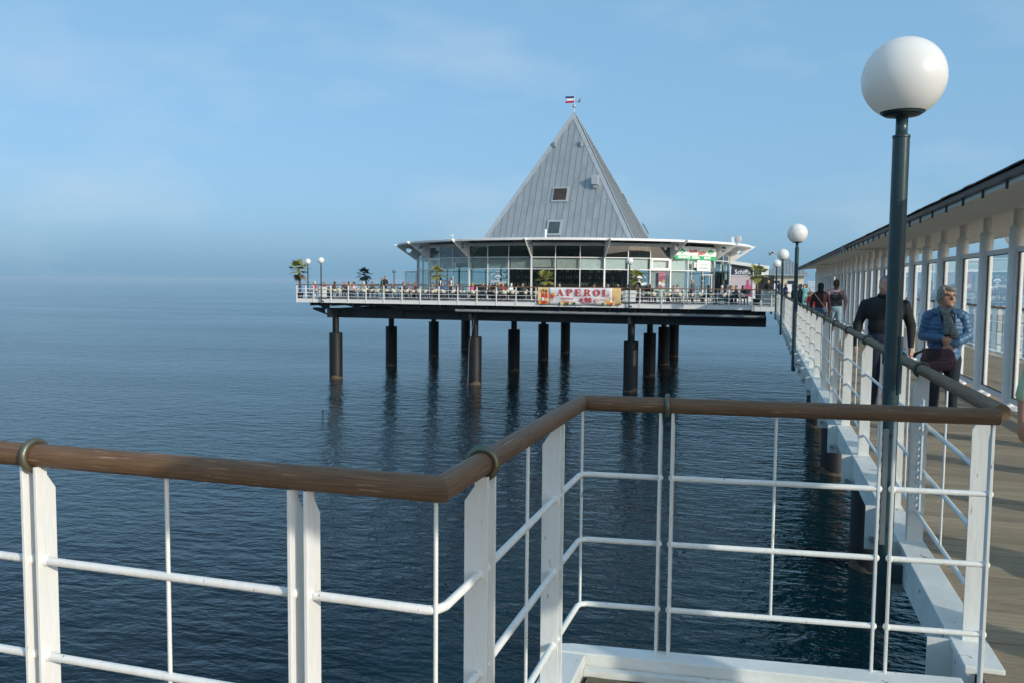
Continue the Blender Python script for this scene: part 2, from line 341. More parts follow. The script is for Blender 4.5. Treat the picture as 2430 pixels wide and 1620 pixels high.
# wooded coast behind the camera (the pier starts from it)
pm('sand', (0.42, 0.36, 0.27), 0.9, var=0.15, vs=0.05); pm('wood_far', (0.035, 0.055, 0.025), 0.9, c2=(0.075, 0.10, 0.04), vs=0.06, bump=1.0, bs=0.12)
mb = MB(); nx, ny = 140, 16; vs = []; rr = random.Random(3)
for j in range(ny):
    for i in range(nx):
        x = -2800+5600*i/(nx-1); y = -330-420*j/(ny-1)-0.00006*x*x*0.3
        h = SEA-1.5 + (7.0 if j == 1 else 8.5 if j == 2 else 0) if j < 3 else 14+26*min(1, (j-2)/5)+rr.uniform(-5, 5)+9*math.sin(x*0.006+1)+6*math.sin(x*0.021)
        vs.append((x, y, h))
fs = [(j*nx+i, j*nx+i+1, (j+1)*nx+i+1, (j+1)*nx+i) for j in range(ny-1) for i in range(nx-1)]
mb.add(vs[:nx*3], [f for f in fs if max(f) < nx*3], 0, True)
struct(mb.build('beach', M['sand']))
mb = MB(); mb.add(vs[nx*2:], [tuple(q-nx*2 for q in f) for f in fs if min(f) >= nx*2], 0, False)
o = mb.build('wooded_shore', M['wood_far'], kind='stuff'); tag(o, 'dark wooded shore behind the pier, seen mirrored in the pavilion glass', 'wood')

# ------------------------------------------------------------------ pier deck
PX0, PX1, PEND = 0.93, 5.95, 57.7
deck = struct(MB().bx(PX0+0.02, PX1, -9, PEND, -0.22, -0.052).build('pier_deck', M['plank']))
PIT = 0.145
pl_a = MB().box((0, 0, 0), (2.30, PIT-0.008, 0.03)).mesh('plank'); pl_b = MB().box((0, 0, 0), (2.68, PIT-0.008, 0.03)).mesh('plank')
far_planks = MB(); k = 0; y = -8.9
while y < PEND-0.1:
    xa = PX0+0.03+1.15; xb = PX0+0.03+2.30+0.006+1.34
    if 3.0 < y < 13.5:
        obj('plank', pl_a, M['plank'], deck, (xa, y, -0.035+random.uniform(-.0015, .0015)), (0, random.uniform(-.0006, .0006), 0)); obj('plank', pl_b, M['plank'], deck, (xb, y, -0.035+random.uniform(-.0015, .0015)))
    else:
        far_planks.box((PX0+0.03+2.49, y, -0.035), (4.98, PIT-0.008, 0.03))
    y += PIT
far_planks.build('plank_run', M['plank'], deck, kind='stuff')

# ------------------------------------------------------------------ look-out bay in the foreground
bay = struct(MB().bx(-6.3, 0.90, -1.6, 1.93, -0.32, -0.10).bx(-0.70, 0.90, 1.93, 3.62, -0.32, -0.10).build('bay_deck', M['plank_moss']))
pb = MB().box((0, 0, 0), (1.58, PIT-0.008, 0.03)).mesh('plank')
y = 2.02
while y < 3.58:
    obj('plank', pb, M['plank_moss'], bay, (0.10, y, -0.083), (0, 0, random.uniform(-.002, .002))); y += PIT
pb2 = MB().box((0, 0, 0), (7.1, PIT-0.008, 0.03)).mesh('plank')
y = -1.5
while y < 1.9:
    obj('plank', pb2, M['plank'], bay, (-2.7, y, -0.083)); y += PIT

RH = 1.125                       # handrail axis height
HR = 0.035                       # handrail radius
WP = M['white_paint']
def handrail(parent, p0, p1, r, m, k0=0.0, k1=0.0, name='handrail', n=24):
    p0, p1 = Vector(p0), Vector(p1); d = p1-p0; Ln = d.length; rz = math.atan2(d.y, d.x)
    mb = MB(); segs = max(1, int(Ln/0.6)); vs = []
    for s in range(segs+1):
        for i in range(n):
            t = 2*math.pi*i/n; yl, zl = r*math.cos(t), r*math.sin(t)
            x = Ln*s/segs+(k0*yl if s == 0 else 0)+(k1*yl if s == segs else 0)
            vs.append((x, yl, zl))
    mb.add(vs, [(s*n+i, s*n+(i+1) % n, (s+1)*n+(i+1) % n, (s+1)*n+i) for s in range(segs) for i in range(n)], 0, True)
    mb.add(vs[:n], [tuple(range(n-1, -1, -1))]); mb.add(vs[-n:], [tuple(range(n))])
    q = parent; off = Vector((0, 0, 0))
    while q: off += Vector(q.location); q = q.parent
    return mb.build(name, m, parent, p0-off, (0, 0, rz), bevel=0)
# upright flat bars: profile in (depth, z); depth + is the outer (sea) side of the rail
def bar_profile(w_in, w_out, z0, z1):
    return [(-w_in, z0), (w_out, z0), (w_out, z1-0.075), (w_out*0.32, z1-0.030), (w_out*0.32, z1), (-w_in, z1)]
A = (-0.785, 2.0); B = (-0.765, 3.685); C = (0.950, 3.870)
rail = thing('bay_railing', 'white railing with brown wooden handrail around the look-out bay in the foreground', 'railing', (-0.785, 2.0, 0))
handrail(rail, (-6.0, 2.0, RH), (A[0], A[1], RH), HR, M['teak'], 0, -1)
handrail(rail, (A[0], A[1], RH), (B[0], B[1], RH), HR, M['teak'], 1, 0.93)
handrail(rail, (B[0], B[1], RH), (C[0], C[1], RH), HR, M['teak'], -0.93, 0)
prof = bar_profile(0.028, 0.045, 0.0, RH-HR+0.004)
def post_x(x, yb, parent=rail, p=prof):      # flat bar across a rail that runs along X (outer side = +Y)
    return MB().prism(p, (x, yb, 0), (0, 1, 0), (0, 0, 1), 0.011).part('post', WP, parent, bevel=0.0015)
def post_y(y, xb, parent=rail, p=prof, th=0.011):      # flat bar across a rail that runs along Y (outer side = -X)
    return MB().prism(p, (xb, y, 0), (-1, 0, 0), (0, 0, 1), th).part('post', WP, parent, bevel=0.0015)
def ring(c, axis, parent=rail, m='brass'):
    return MB().torus(c, 0.0425, 0.0115, axis, 32, 10).part('collar_ring', M[m], parent)
def rod(x, y, z0, z1, parent=rail, r=0.0065, name='thin_rod'):
    return MB().tube((x, y, z0), (x, y, z1), r, n=8).part(name, WP, parent)
for x in (-5.0, -4.07, -3.0, -2.13, -2.08, -1.215, -1.165): post_x(x, 2.0)
for x in (-4.07, -2.105): ring((x, 2.0, RH), (1, 0, 0))
for x in (-3.5, -1.63): rod(x, 2.0, 0.2, RH-HR)
rod(A[0]-0.012, A[1]-0.0, 0.2, RH-HR); rod(B[0]+0.004, B[1], 0.2, RH-HR)
for y in (2.295, 2.365, 3.21, 3.28): post_y(y, -0.778)
ring((-0.781, 2.33, RH), (0, 1, 0)); rod(-0.775, 2.815, 0.2, RH-HR)
def yr(x): return B[1]+(C[1]-B[1])*(x-B[0])/(C[0]-B[0])
for x in (-0.415, -0.362): post_x(x, yr(x))
ring((-0.388, yr(-0.388), RH), (1, 0.1, 0)); rod(0.074, yr(0.074), 0.2, RH-HR)
for x in (0.497, 0.553): post_x(x, yr(x), p=bar_profile(0.016, 0.016, -0.1, RH-HR+0.004))
post_x(0.930, yr(0.930), p=bar_profile(0.02, 0.03, -0.1, RH-HR+0.004))
for z in (0.80, 0.50, 0.20):                 # three tubes, bent round the corners
    for pts in ([(-6, 2, z), (-4.07, 2, z)], [(-4.07, 2, z), (-2.13, 2, z)], [(-2.075, 2, z), (-1.215, 2, z)],
                [(-1.165, 2, z), (A[0]-0.035, 2, z), (A[0]-0.014, 2.008, z), (A[0], 2.04, z), (-0.778, 2.295, z)], [(-0.778, 2.365, z), (-0.772, 3.21, z)],
                [(-0.772, 3.28, z), (B[0], B[1]-0.04, z), (B[0]+0.008, B[1]-0.012, z), (B[0]+0.035, yr(B[0]+0.035), z), (-0.415, yr(-0.415), z)],
                [(-0.362, yr(-0.362), z), (0.497, yr(0.497), z)], [(0.553, yr(0.553), z), (0.930, yr(0.930), z)]):
        tb_ = MB().path(pts, 0.0125, 12)
        for e_ in (pts[0], pts[-1]): tb_.sphere(e_, 0.0165, 12, 8)      # weld beads
        tb_.part('rail_tube', WP, rail)
WB = M['white_beam']
MB().bx(-6.2, -0.72, 1.95, 2.09, -0.20, 0.0).part('edge_beam', WB, rail, bevel=0.006)
MB().bx(-0.86, -0.715, 2.09, 3.60, -0.20, -0.001).part('edge_beam', WB, rail, bevel=0.006)
MB().prism([(-0.86, 3.60), (0.86, 3.73), (0.86, 3.87), (-0.80, 3.70), (-0.86, 3.68)], (0, 0, -0.098), (1, 0, 0), (0, 1, 0), 0.20).part('edge_beam', WB, rail, bevel=0.006)
MB().prism([(-0.713, 3.555), (0.86, 3.69), (0.86, 3.728), (-0.713, 3.595)], (0, 0, -0.065), (1, 0, 0), (0, 1, 0), 0.03).part('inner_ledge', WB, rail)
# hinge strip by the narrow gate
hs_ = MB().bx(0.515, 0.535, yr(.52)+0.03, yr(.52)+0.05, 0.55, 1.05); 
for q in range(11): hs_.bx(0.508, 0.513, yr(.52)+0.028, yr(.52)+0.052, 0.57+q*0.045, 0.59+q*0.045)
hs_.part('hinge_strip', M['grey_box'], rail)

# ------------------------------------------------------------------ railing along the pier
prail = thing('pier_railing', 'long white pier railing with grey weathered handrail left of the walkway', 'railing', (1.0, 4.0, 0))
py = [4.3, 5.9, 6.8, 8.8]+[8.8+1.85*i for i in range(1, 27)]
py = [y for y in py if y < 57.0]
segs = [4.02]+py[1::3]+[57.6]
for a, b in zip(segs[:-1], segs[1:]): handrail(prail, (1.0, a, RH), (1.0, b-0.004, RH), HR, M['teak_grey'])
pp = [(-0.045, -0.16), (0.05, -0.16), (0.05, 1.0), (0.018, RH-HR-0.035), (0.018, RH-HR+0.004), (-0.045, RH-HR+0.004)]
post_me = MB().prism(pp, (0, 0, 0), (-1, 0, 0), (0, 0, 1), 0.012).mesh('post')
ring_me = MB().torus((0, 0, 0), 0.0425, 0.0115, (0, 1, 0), 24, 8).mesh('collar_ring')
rod_me = MB().tube((0, 0, 0.2), (0, 0, RH-HR), 0.0065, n=8).mesh('thin_rod')
brk = MB().bx(-0.20, 0.02, -0.006, 0.006, -0.34, -0.004)
brk_me = brk.mesh('bracket_plate')
bolt_me = MB().tube((-0.15, -0.007, -0.26), (-0.15, -0.026, -0.26), 0.024, n=8).mesh('bolt')
for i, y in enumerate(py):
    for dy in ((0, 0.06) if y > 5 else (0,)):
        if dy and y > 16: continue
        obj('post', post_me, WP, prail, (0, y-4+dy, 0))
    if y > 5: obj('collar_ring', ring_me, M['brass_dull'], prail, (0, y-4+0.03, RH))
    b = obj('bracket_plate', brk_me, WB, prail, (0, y-4, -0.0)); obj('bolt', bolt_me, M['grey_box'], b)
    if i+1 < len(py):
        obj('thin_rod', rod_me, WP, prail, (0, (y+py[i+1])/2-4+0.03, 0))
        for z in (0.80, 0.50, 0.20): MB().tube((1.0, y+0.05, z), (1.0, py[i+1], z), 0.0125, n=10).part('rail_tube', WP, prail)
MB().bx(0.90, 1.06, 4.0, 57.6, -0.035, 0.0).part('base_flange', WB, prail, bevel=0.004)
MB().bx(0.91, 0.94, 4.0, 57.6, -0.24, -0.037).part('base_web', WB, prail)
# ladder-like fixing plate beside the lamp
lp = MB().bx(0.945, 0.955, 5.50, 5.58, 0.30, 0.98)
for q in range(15): lp.bx(0.930, 0.944, 5.505, 5.575, 0.33+q*0.043, 0.345+q*0.043)
lp.part('fixing_plate', WP, prail)
# railing on the far side of the walkway, seen through the glass
rrail = thing('pier_railing', 'white railing with brown handrail beyond the glass wall of the walkway', 'railing', (PX1-0.05, 4.0, 0))
for a in range(0, 54, 9): handrail(rrail, (PX1-0.05, 4+a, RH), (PX1-0.05, 4+a+8.996, RH), HR, M['teak'], n=12)
for i in range(29):
    obj('post', post_me, WP, rrail, (0, 1.85*i, 0), (0, 0, math.pi))
    obj('thin_rod', rod_me, WP, rrail, (0, 1.85*i+0.92, 0))
for z in (0.80, 0.50, 0.20): MB().tube((PX1-0.05, 4, z), (PX1-0.05, 57.5, z), 0.0125, n=8).part('rail_tube', WP, rrail)
MB().bx(PX1-0.12, PX1+0.06, 4, 57.6, -0.2, 0.0).part('base_beam', WB, rrail)

# ------------------------------------------------------------------ lamps
def make_lamp(label, loc, bottom, group='globe lamps on green posts', hatch=True):
    """globe lamp; loc is on the deck at the foot of the post, bottom = how far the post reaches below"""
    t = thing('lamp_post', label, 'lamp', loc, group=group)
    MB().tube((0, 0, bottom), (0, 0, 2.585), 0.05, n=20).build('pole', M['post_green'], t)
    MB().lathe([(0.051, 2.575), (0.053, 2.578), (0.053, 2.592), (0.036, 2.594), (0.0355, 2.70), (0.05, 2.705), (0.10, 2.712), (0.128, 2.728), (0.124, 2.735)], 20).build('neck', M['post_green'], t)
    MB().lathe([(0.03, 2.705), (0.105, 2.714), (0.131, 2.732), (0.131, 2.738), (0.02, 2.739)], 24).build('cap_dish', M['black'], t)
    MB().sphere((0, 0, 2.94), 0.247, 40, 24, zmin=-0.835).build('globe', M['globe'], t)
    if hatch:
        MB().bx(0.040, 0.054, -0.035, 0.035, 0.98, 1.34).build('hatch', M['post_green'], t, rot=(0, 0, R(-20)), bevel=0.002)
    MB().bx(0.035, 0.20, -0.02, 0.02, -0.24, -0.12).build('bracket', M['post_green'], t)
    return t
make_lamp('big white globe lamp on dark green post nearest the camera', (0.80, 5.76, 0), -0.50)
make_lamp('second nearest globe lamp along the pier railing', (0.80, 22.3, 0), -0.5)
make_lamp('third globe lamp along the pier railing, before the gable-roofed house', (0.80, 37.9, 0), -0.5)
make_lamp('farthest globe lamp of the row along the pier railing', (0.80, 54.2, 0), -0.5)
make_lamp('globe lamp beyond the glass wall, under the walkway eave', (PX1+0.12, 24.0, 0), -0.9)

# ------------------------------------------------------------------ covered walkway: pillars, glass, roof
GX, P0, DP = 3.30, 12.96, 1.63
gal = thing('covered_walkway', 'long white covered walkway with pillars, glass panels and slate roof', 'walkway roof', (GX, 0, 0))
pil_me = MB().lathe([(0.096, 0.0), (0.096, 2.46), (0.094, 2.485), (0.075, 2.508), (0.0565, 2.512)], 24).mesh('pillar')
neck_me = MB().tube((0, 0, 2.50), (0, 0, 2.75), 0.0565, n=20).mesh('neck')
foot_me = MB().lathe([(0.155, -0.02), (0.155, 0.0), (0.14, 0.03), (0.112, 0.062), (0.097, 0.075)], 24).mesh('foot')
yk = [P0+DP*k for k in range(-8, 28)]
fr = MB(); y0, y1 = 0.105, DP-0.105
fr.bx(-0.028, 0.028, y0, y1, 2.13, 2.20).bx(-0.028, 0.028, y0, y1, 0.09, 0.16).bx(-0.028, 0.028, y0, y0+0.055, 0.16, 2.13).bx(-0.028, 0.028, y1-0.055, y1, 0.16, 2.13)
fr_me = fr.mesh('frame')
gk = MB(); a, b = y0+0.055, y1-0.055
gk.bx(-0.010, 0.010, a, b, 2.118, 2.1295).bx(-0.010, 0.010, a, b, 0.1605, 0.172).bx(-0.010, 0.010, a+0.0005, a+0.012, 0.172, 2.118).bx(-0.010, 0.010, b-0.012, b-0.0005, 0.172, 2.118)
gk_me = gk.mesh('gasket')
pane_me = MB().bx(-0.004, 0.004, a+0.012, b-0.012, 0.172, 2.118).mesh('pane')
clip_me = MB().bx(-0.05, -0.03, y0-0.02, y0+0.02, 0.45, 0.50).bx(-0.05, -0.03, y0-0.02, y0+0.02, 1.95, 2.0).mesh('clip')
for i, y in enumerate(yk):
    p = obj('pillar', pil_me, M['pillar'], gal, (0, y, -0.02)); obj('neck', neck_me, M['pillar'], p); obj('foot', foot_me, M['pillar'], p)
    if i < len(yk)-1:
        g = obj('glass_panel', fr_me, M['alu'], gal, (0, y, 0)); obj('gasket', gk_me, M['rubber'], g); obj('pane', pane_me, M['glass_clear'], g); obj('clip', clip_me, M['grey_box'], g)
YA, YB = yk[0]-0.18, yk[-1]+0.55
EX = 1.15; EZ = 2.60; CZ = 2.72; TZ = 3.14
def profile_run(pts, ya, yb, name, m, kind=None, bevel=0):
    n = len(pts); vs = [(x, ya, z) for x, z in pts]+[(x, yb, z) for x, z in pts]
    fs = [tuple(range(n-1, -1, -1)), tuple(range(n, 2*n))]+[(i, n+i, n+(i+1) % n, (i+1) % n) for i in range(n)]
    return MB().add(vs, fs).build(name, m, gal, kind=kind, bevel=bevel)
# soffit boards, one to each pair of bays
yb = YA
while yb < YB-0.1:
    ye = min(yb+2*DP, YB)
    for s in (-1, 1):
        profile_run([(0.0, CZ), (s*EX*0.94, EZ+0.012), (s*EX*0.94, EZ+0.03), (0.0, CZ+0.02)][::s], yb, ye-0.006, 'soffit_board', M['soffit'])
    yb = ye
for s in (-1, 1):
    q = [(s*EX*0.94, EZ), (s*EX*0.985, EZ+0.004), (s*EX*0.985, EZ+0.075), (s*EX*0.94, EZ+0.07)]
    profile_run(q[::s], YA, YB, 'eave_board', M['soffit'])
    q = [(s*EX*0.987, EZ+0.05), (s*EX*1.035, EZ+0.055), (s*EX*1.045, EZ+0.105), (s*EX*0.987, EZ+0.10)]
    profile_run(q[::s], YA, YB, 'gutter', M['slate'])
    q = [(0.0, TZ), (s*EX*1.03, EZ+0.112), (s*EX*1.03, EZ+0.128), (0.0, TZ+0.016)]
    profile_run(q[::-s], YA, YB, 'roof_covering', M['slate'])
hook_me = MB().bx(-0.012, 0.012, -0.012, 0.012, -0.06, 0.05).mesh('gutter_hook')
slt = math.atan2(TZ-EZ-0.112, EX*1.03)
sl_me = MB().box((0.13, 0, 0.012), (0.30, 0.295, 0.012)).mesh('slate')
y = YA+0.15; k = 0
while y < YB:
    obj('slate', sl_me, M['slate'], gal, (-EX*1.06, y, EZ+0.112+random.uniform(0, .008)), (0, -slt+random.uniform(-.03, .012), random.uniform(-.015, .015)))
    if k % 3 == 0: obj('gutter_hook', hook_me, M['slate'], gal, (-EX*0.995, y, EZ+0.03))
    y += 0.30; k += 1
MB().tube((0, YA, TZ+0.03), (0, YB, TZ+0.03), 0.05, n=10).build('ridge_cap', M['slate'], gal)
for ya in (yk[0]+3*DP, 24.45, 43.4):
    MB().bx(-EX*1.05, EX*1.05, ya-0.03, ya+0.03, EZ-0.005, EZ+0.06).build('tie_bar', M['white_far'], gal)
    MB().bx(-EX*1.10, -EX*0.98, ya-0.07, ya+0.07, EZ+0.0, EZ+0.14).build('gutter_joint', M['zinc_light'], gal)
MB().tube((-0.16, 41.2, 0), (-0.16, 41.2, 2.6), 0.045, n=12).build('downpipe', M['white_far'], gal)

# ------------------------------------------------------------------ what carries the pier
sub = thing('pier_substructure', 'dark steel girders and round piles carrying the pier', 'pier frame', (3.0, 0, SEA))
def pile(parent, x, y, top, name='pile', weed=True):
    """thick sleeve standing in the water with the thinner column on it (parent unrotated)"""
    o = MB().lathe([(0.52, SEA-1.8), (0.52, -2.46), (0.50, -2.44), (0.26, -2.44)], 28, (x, y, 0)).part(name, M['pile'], parent)
    MB().tube((x, y, -2.45), (x, y, top), 0.255, n=20).part('column', M['pile'], o)
    wb = MB(); n = 40; hh = [0.16+0.10*math.sin(3*k*0.157+x)+random.uniform(-.05, .07) for k in range(n)]; vs = []
    for j in range(4):
        for k in range(n):
            rr_ = 0.523+(0.012*random.random() if 0 < j < 3 else 0.0); t_ = 2*math.pi*k/n
            vs.append((x+rr_*math.cos(t_), y+rr_*math.sin(t_), SEA-0.3+(0.3+hh[k])*j/3))
    wb.add(vs, [(j*n+k, j*n+(k+1) % n, (j+1)*n+(k+1) % n, (j+1)*n+k) for j in range(3) for k in range(n)], 0, True); wb.part('weed_band', M['weed'], o)
    return o
for y in (0.2, 12.2, 24.3, 36.3, 48.3): pile(sub, 3.0, y, -0.9)
for x in (2.55, 3.45): MB().bx(x-0.13, x+0.13, -9, 57.5, -1.1, -0.46).part('main_girder', M['steel_dark'], sub)
y = -8
while y < 57: MB().bx(1.0, 5.85, y-0.06, y+0.06, -0.45, -0.225).part('cross_beam', M['steel_dark'], sub); y += 3.0
for q in ((-6.0, 2.4, 0.2, 0.4, -0.70, -0.325), (-6.0, 2.4, 1.5, 1.7, -0.70, -0.325), (-0.6, -0.45, 1.7, 3.5, -0.6, -0.325)): MB().bx(*q).part('bay_girder', M['steel_dark'], sub)

# ================================================================== PAVILION PLATFORM
DZ, FY = 0.24, 57.80
TX0, TX1, TY1 = atY(703, 700, 57.8).x, 9.2, 103.0
struct(MB().bx(TX0+0.1, TX1, FY+0.06, TY1, 0.08, DZ).build('platform_deck', M['terrace']))
WF = M['white_far']
trl = thing('terrace_railing', 'white railing with thin brown handrail and white skirting round the restaurant terrace', 'railing', (TX0, FY, DZ))
tp = MB().bx(-0.03, 0.03, -0.035, 0.035, -0.30, 1.05).mesh('post')
tskirt = MB().bx(0.04, 1.44, 0.0, 0.03, -0.29, -0.005).bx(0.04, 1.44, -0.012, 0.035, -0.03, -0.004).mesh('skirting_panel')
trod = MB().tube((0, 0, 0.18), (0, 0, 1.04), 0.009, n=6).mesh('thin_rod')
NP = 23; SPX = (-0.70-TX0)/NP
for i in range(NP+2):
    if i <= NP: obj('post', tp, WF, trl, (0.05+SPX*i, 0, 0))
    if i < NP:
        obj('skirting_panel', tskirt, WF, trl, (0.05+SPX*i, 0.0, 0)); obj('thin_rod', trod, WF, trl, (0.05+SPX*(i+0.5), 0, 0))
for z in (0.18, 0.46, 0.75): MB().tube((TX0, FY, DZ+z), (0.85, FY, DZ+z), 0.017, n=8).part('rail_tube', WF, trl)
HL = (0.85-TX0)/9
for a in range(9): MB().tube((TX0+HL*a, FY, DZ+1.07), (TX0+HL*(a+1)-0.01, FY, DZ+1.07), 0.036, n=10).part('handrail', M['teak_far'], trl)
MB().bx(-0.66, 0.85, FY-0.02, FY+0.02, DZ-0.36, DZ-0.06).part('skirting_panel', WF, trl)
for x in (-0.05, 0.6): MB().bx(x-0.03, x+0.03, FY-0.03, FY+0.03, DZ-0.3, DZ+1.05).part('post', WF, trl)
for i in range(31):   # return along the sea side and the rear
    y = FY+1.46*i+1.46
    MB().bx(TX0-0.03, TX0+0.03, y-0.03, y+0.03, DZ-0.3, DZ+1.05).part('post', WF, trl)
for z, r_, m_ in ((0.18, .017, WF), (0.46, .017, WF), (0.75, .017, WF), (1.07, .036, M['teak_far'])):
    MB().tube((TX0, FY, DZ+z), (TX0, TY1, DZ+z), r_, n=8).part('side_rail', m_, trl)
    MB().tube((TX0, TY1, DZ+z), (TX1, TY1, DZ+z), r_, n=8).part('rear_rail', m_, trl)
for i in range(30): MB().bx(TX0+1.52*i+1.5, TX0+1.52*i+1.56, TY1-0.03, TY1+0.03, DZ-0.3, DZ+1.05).part('post', WF, trl)
MB().bx(TX0-0.02, TX0+0.02, FY+0.05, TY1, DZ-0.29, DZ-0.005).part('skirting_panel', WF, trl)

plat = thing('pavilion_platform', 'black steel girders and thick round piles carrying the pavilion terrace', 'platform frame', (-18, 70, SEA))
SD = M['steel_dark']
GT = atY(744, 735, 59.6).x; CT = atY(728, 722, 58.6).x
for gy in (59.6, 70.0, 80.3, 90.0):
    MB().holed([(GT, -0.50), (-31.9, -0.50), (-31.9, -1.22), (-32.5, -1.22), (GT, -0.66)], (-33.1, -0.76), 0.19, (0, gy, 0), (1, 0, 0), (0, 0, 1), 0.16, n=24).part('main_girder', SD, plat)
    MB().bx(-31.9, 0.3, gy-0.08, gy+0.08, -1.24, -0.50).part('main_girder', SD, plat)
    for q in range(14): MB().bx(-31+2.3*q-0.02, -31+2.3*q+0.02, gy-0.20, gy-0.082, -1.22, -0.52).part('stiffener', SD, plat)
MB().holed([(CT, 0.07), (-32.3, 0.07), (-32.3, -0.50), (-32.85, -0.50), (-33.0, -0.36), (CT, -0.02)], (-32.95, -0.10), 0.13, (0, 58.6, 0), (1, 0, 0), (0, 0, 1), 0.14, n=24).part('cantilever_beam', SD, plat)
MB().prism([(-32.3, 0.07), (0.2, 0.07), (0.2, -0.50), (-26.6, -0.50), (-27.4, -0.24), (-29.6, -0.30), (-29.6, -0.50), (-30.1, -0.50), (-30.3, -0.35), (-31.0, -0.22), (-32.3, -0.28)], (0, 58.6, 0), (1, 0, 0), (0, 0, 1), 0.14).part('cantilever_beam', SD, plat)
PXS = [atY(q_, 800, 59.6).x for q_ in (797, 1127, 1498)]
for x in PXS:
    MB().bx(x-0.10, x+0.10, 58.4, 96, -1.20, -0.52).part('cross_girder', SD, plat)
    for y in (59.6, 70.0, 80.3, 90.0): pile(plat, x, y, -0.5)
for k in range(20): MB().bx(-33.6+1.8*k-0.05, -33.6+1.8*k+0.05, 58.0, 101, -0.30, 0.075).part('joist', SD, plat)
pw = MB().tube((-21.7, 58.25, -0.47), (0.2, 58.25, -0.50), 0.11, n=14); pw.part('drain_pipe', M['pipe'], plat)
for q in range(7): MB().tube((-20+3.1*q, 58.25, -0.472-.0015*q), (-19.8+3.1*q, 58.25, -0.472-.0015*q), 0.122, n=14).part('pipe_coupling', M['pipe'], plat)
MB().path([(-20.4, 59.0, -0.6), (-20.9, 59.02, -3.0), (-21.0, 59.05, -6.2)], 0.012, 5).part('hanging_rope', M['grey_box'], plat)

make_lamp('globe lamp outside the terrace corner, beside the leftmost palm', (atY(761, 626, FY-0.2).x, FY-0.15, DZ), -0.35)
make_lamp('globe lamp behind the fronds of the leftmost palm', (atY(730.5, 640, 61.4).x, 61.4, DZ), -0.35)
make_lamp('shaded grey globe lamp at the rear of the terrace', (atY(935, 637, 90).x, 90.0, DZ-0.35), -0.1)
make_lamp('globe lamp in front of the terrace, right of the drinks banner', (atY(1494, 630, FY-0.2).x, FY-0.15, DZ), -0.35)

# ================================================================== PAVILION
PC = Vector((-17.8, 80.0, DZ)); RD = 14.9; STEP = R(7.5)
pav = thing('pavilion', 'round glass restaurant pavilion with white canopy and grey zinc pyramid roof', 'restaurant', PC)
ch = RD*math.cos(STEP)
def pane_mesh(z0, z1, inset=0.035, dr=0.0, th=0.02):
    a = Vector((RD+dr, 0, 0)); b = Vector(((RD+dr)*math.cos(STEP), (RD+dr)*math.sin(STEP), 0)); u = (b-a).normalized(); Ln = (b-a).length
    return MB().prism([(inset, z0), (Ln-inset, z0), (Ln-inset, z1), (inset, z1)], a, u, (0, 0, 1), th).mesh('pane')
rows = ((0.06, 2.47), (2.52, 3.41), (3.46, 4.36))
pm_rows = [pane_mesh(*r_) for r_ in rows]
gl_rows = ['glass', 'glass', 'glass_dark']
mul = MB().bx(RD-0.06, RD+0.045, -0.028, 0.028, 0, 4.40).mesh('mullion'); mul2 = MB().bx(RD-0.12, RD+0.07, -0.06, 0.06, 0, 4.45).mesh('mullion')
bl_me = pane_mesh(2.50, 3.43, 0.07, -0.22, 0.03); bl_me2 = pane_mesh(2.62, 3.43, 0.07, -0.22, 0.03)
tr_me = {}
for z in (0.03, 2.495, 3.435, 4.385):
    tr_me[z] = (lambda q: MB().prism([(0.03, q-0.03), (1.918, q-0.03), (1.918, q+0.03), (0.03, q+0.03)], Vector((RD, 0, 0)), (Vector((ch, RD*math.sin(STEP), 0))-Vector((RD, 0, 0))).normalized(), (0, 0, 1), 0.07).mesh('transom'))(z)
for k in range(48):
    a = k*STEP; deg = (k*7.5+180) % 360-180
    obj('mullion', mul2 if k % 3 == 0 else mul, WF, pav, rot=(0, 0, a))
    for z in tr_me: obj('transom', tr_me[z], WF, pav, rot=(0, 0, a))
    for j in range(3):
        if j == 0 and abs(deg+30) < 0.1: continue          # entrance
        obj('pane', pm_rows[j], M[gl_rows[j]], pav, rot=(0, 0, a))
    if -135 <= deg <= -82: obj('roller_blind', bl_me if k % 2 else bl_me2, M['blind'], pav, rot=(0, 0, a))
    elif -82 < deg <= -30: obj('roller_blind', bl_me, M['blind_white'], pav, rot=(0, 0, a))
cu_me = pane_mesh(0.05, 2.46, 0.07, -0.30, 0.03); cu_half = pane_mesh(0.05, 2.46, 0.95, -0.30, 0.03)
for deg in (-60, -52.5, -45, -22.5, -15): obj('curtain', cu_me if deg > -55 else cu_half, M['curtain'], pav, rot=(0, 0, R(deg)))
# framed vent windows in the middle row
for deg in (-52.5, -135.0):
    f0 = MB(); a = Vector((RD+0.05, 0, 0)); b = Vector(((RD+0.05)*math.cos(STEP), (RD+0.05)*math.sin(STEP), 0)); u = (b-a).normalized()
    for p in ([(0.06, 2.54), (1.88, 2.54), (1.88, 2.66), (0.06, 2.66)], [(0.06, 3.28), (1.88, 3.28), (1.88, 3.40), (0.06, 3.40)], [(0.06, 2.66), (0.2, 2.66), (0.2, 3.28), (0.06, 3.28)], [(1.74, 2.66), (1.88, 2.66), (1.88, 3.28), (1.74, 3.28)]):
        f0.prism(p, a, u, (0, 0, 1), 0.06)
    f0.build('vent_window_frame', WF, pav, rot=(0, 0, R(deg)))
